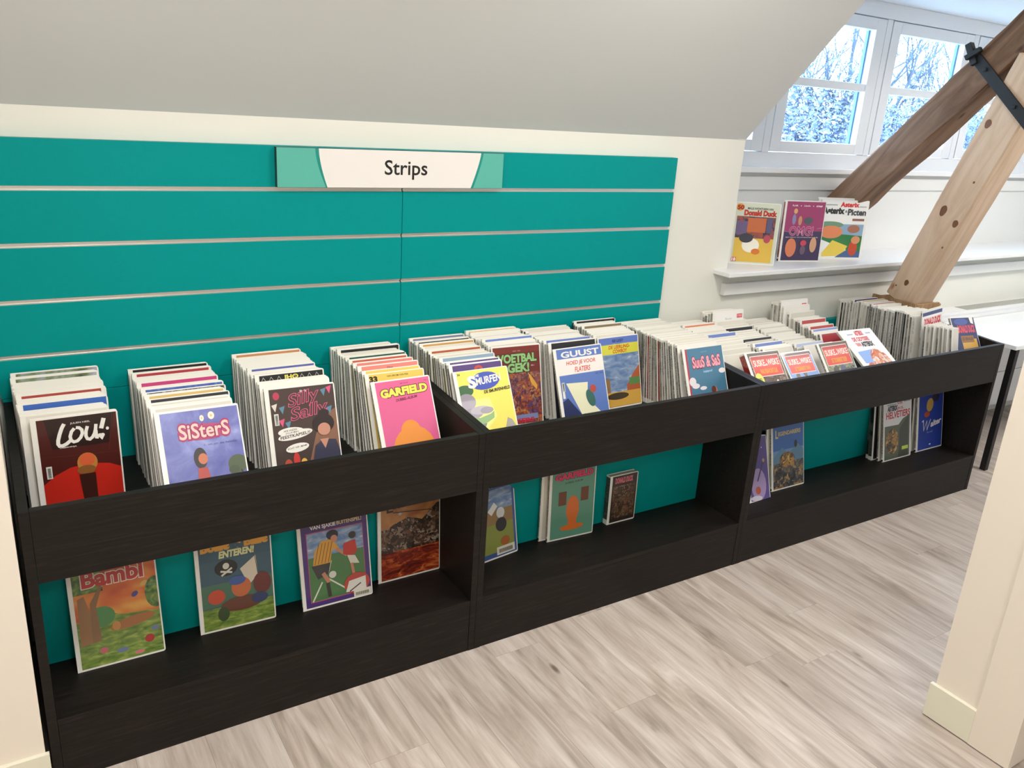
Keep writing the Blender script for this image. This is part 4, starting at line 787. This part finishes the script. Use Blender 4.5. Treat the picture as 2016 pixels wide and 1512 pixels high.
OMG = [('r', '#a03468', 0, 0, 1, 1), ('r', '#3a2a50', .0, 0, 1, .50), ('p', '#a03468', [(0, .50), (.5, .52), (1, .56), (1, .50)]), ('l', '#e890b4', .0015, [(0, .50), (.1, .49), (.18, .49)]), ('l', '#e890b4', .0015, [(.85, .55), (1, .56)])]+two('OMG!', .14, .43, .76, .58, '#8a2a5a', '#ec9cc0', .0, .035)+[('t', W_, 'FLAIR', .14, .92, .28, .945, .02), ('t', W_, 'Libelle', .44, .92, .60, .945, .01), ('t', W_, 'STRIP', .76, .915, .92, .94, .04), ('e', W_, .36, .93, .012, .008), ('e', W_, .68, .93, .012, .008), ('t', '#e8d0dc', 'EEN NIEUW VROUWENSTRIPALBUM', .06, .39, .90, .405, .01),
  ('e', '#dca870', .24, .84, .05, .045), ('e', '#8a86b0', .22, .70, .05, .09), ('e', '#4c5a5c', .60, .68, .11, .06), ('e', '#c8906c', .38, .68, .05, .08), ('e', '#d87c54', .22, .22, .14, .16), ('e', '#c83c50', .54, .30, .08, .05), ('e', '#6a5468', .54, .18, .07, .08), ('e', '#d0a07c', .80, .27, .09, .13)]
AST = [('r', '#f2f2f0', 0, 0, 1, 1), ('r', '#8cacc8', .02, .40, .96, .60), ('e', '#6f9478', .2, .585, .3, .06), ('p', '#2c7c44', [(.0, .45), (.96, .40), (.96, .05), (.5, .2), (0, .34)]), ('e', '#e08658', .24, .46, .26, .11), ('p', '#e8cc50', [(.1, .10), (.3, .32), (.66, .22), (.55, .05), (.1, .03)]), ('p', '#4a6494', [(.4, .02), (.66, .16), (.96, .12), (.96, .02)]), ('e', '#c84c34', .78, .18, .10, .13), ('e', '#d8946c', .82, .33, .1, .07), ('e', '#a8705c', .74, .52, .14, .07), ('r', '#8a6058', .68, .66, .95, .70),
  ('t', '#d8343c', 'Asterix', .38, .90, .78, .975, .05), ('t', '#22262a', 'Asterix', .0, .78, .46, .88, .06), ('t', '#22262a', '&', .49, .80, .54, .84), ('t', '#3a4048', 'Picten', .56, .76, .96, .86, .04), ('r', '#a4a8ac', .05, .92, .3, .935), ('r', '#a4a8ac', .8, .9, .96, .915)]
ZL = 1.131
cubby((3.158, .113), .237, .305, 4, DON, 'pale green comic with orange street scene, leftmost on the ledge', yaw_=-30, z=ZL, t_=.011)
cubby((3.494, .080), .254, .312, 3, OMG, "magenta and purple comic lettered 'OMG!' on the window ledge", yaw_=-13, z=ZL, t_=.012, spine=5)
cubby((3.782, .082), .298, .316, 3, AST, 'white and green comic with red script title, rightmost on ledge', yaw_=-15.5, z=ZL, t_=.011)
cubby((3.775, .104), .230, .325, 2, [('r', '#eeeeee', 0, 0, 1, 1)], 'plain white comic just behind the rightmost ledge comic', yaw_=-14, z=ZL, t_=.008)

# ------------------------------------------------------------------ desk, radiator cabinet, lamps
dk = empty('desk', (4.68, -.622, 0)); tag(dk, 'white desk top on black legs beyond the right end of bins', 'desk')
bx('desk_top', 0, 0, .726, 1.9, .50, .750, M_DESK, dk, .002)
for q in ((.035, .012), (1.82, .012), (.035, .45), (1.82, .45)): bx('leg', q[0], q[1], 0, q[0]+.032, q[1]+.032, .726, M_LEG, dk)
rd = empty('radiator_cabinet', (5.07, -.118, 0)); tag(rd, 'white radiator cabinet with slotted grille on top, below the ledge', 'radiator cabinet')
bx('cabinet_front', -.6, 0, .345, 2.1, .014, .784, M_WHITE, rd, .001)
bx('cabinet_front', -.6, .012, .10, 2.1, .026, .335, M_WHITE, rd, .001)
bx('cabinet_side', -.6, .0145, .10, -.586, .117, .784, M_WHITE, rd)
bx('cabinet_rim', -.6, -.004, .7845, 2.1, .020, .799, M_WHITE, rd)
bx('cabinet_rim', -.6, .110, .7845, 2.1, .117, .799, M_WHITE, rd)
bx('cabinet_rim', -.6, .0205, .7845, 0, .1095, .799, M_WHITE, rd)
bx('grille', .0005, .0205, .786, 2.1, .1095, .790, mat('grille_shadow', '#8b8b86', .6), rd)
mslat = MB().box(0, .0205, .7905, .010, .1095, .798).mesh('grille_slat', mat('grille_slat_paint', '#c9c9c2', .5))
for i in range(90): link('grille_slat', mslat, rd, (.004+.023*i, 0, 0))
for i, (lx, ly, pw) in enumerate(LAMPS):
    lp = empty('ceiling_lamp', (lx, ly, 2.75)); tag(lp, 'square white recessed ceiling lamp, %s' % ['above the left bin', 'above the right bin', 'behind the camera to the left', 'behind the camera to the right', 'beyond the partition', 'far left of the camera'][i], 'lamp', 'square ceiling lamps')
    mb = MB()
    for q in ((-.31, -.31, .31, -.285), (-.31, .285, .31, .31), (-.31, -.285, -.285, .285), (.285, -.285, .31, .285)): mb.box(q[0], q[1], -.02, q[2], q[3], -.0005)
    mb.build('lamp_frame', M_WHITE, lp)
    m = mat('lamp_diffuser', '#ffffff', .5); m.node_tree.nodes['Principled BSDF'].inputs['Emission Color'].default_value = (1, .9, .78, 1); m.node_tree.nodes['Principled BSDF'].inputs['Emission Strength'].default_value = 2
    bx('diffuser', -.284, -.284, -.018, .284, .284, -.001, m, lp)
print('OBJECTS', len(bpy.data.objects), 'comics', len([o for o in bpy.data.objects if o.name.startswith('comic_book')]))
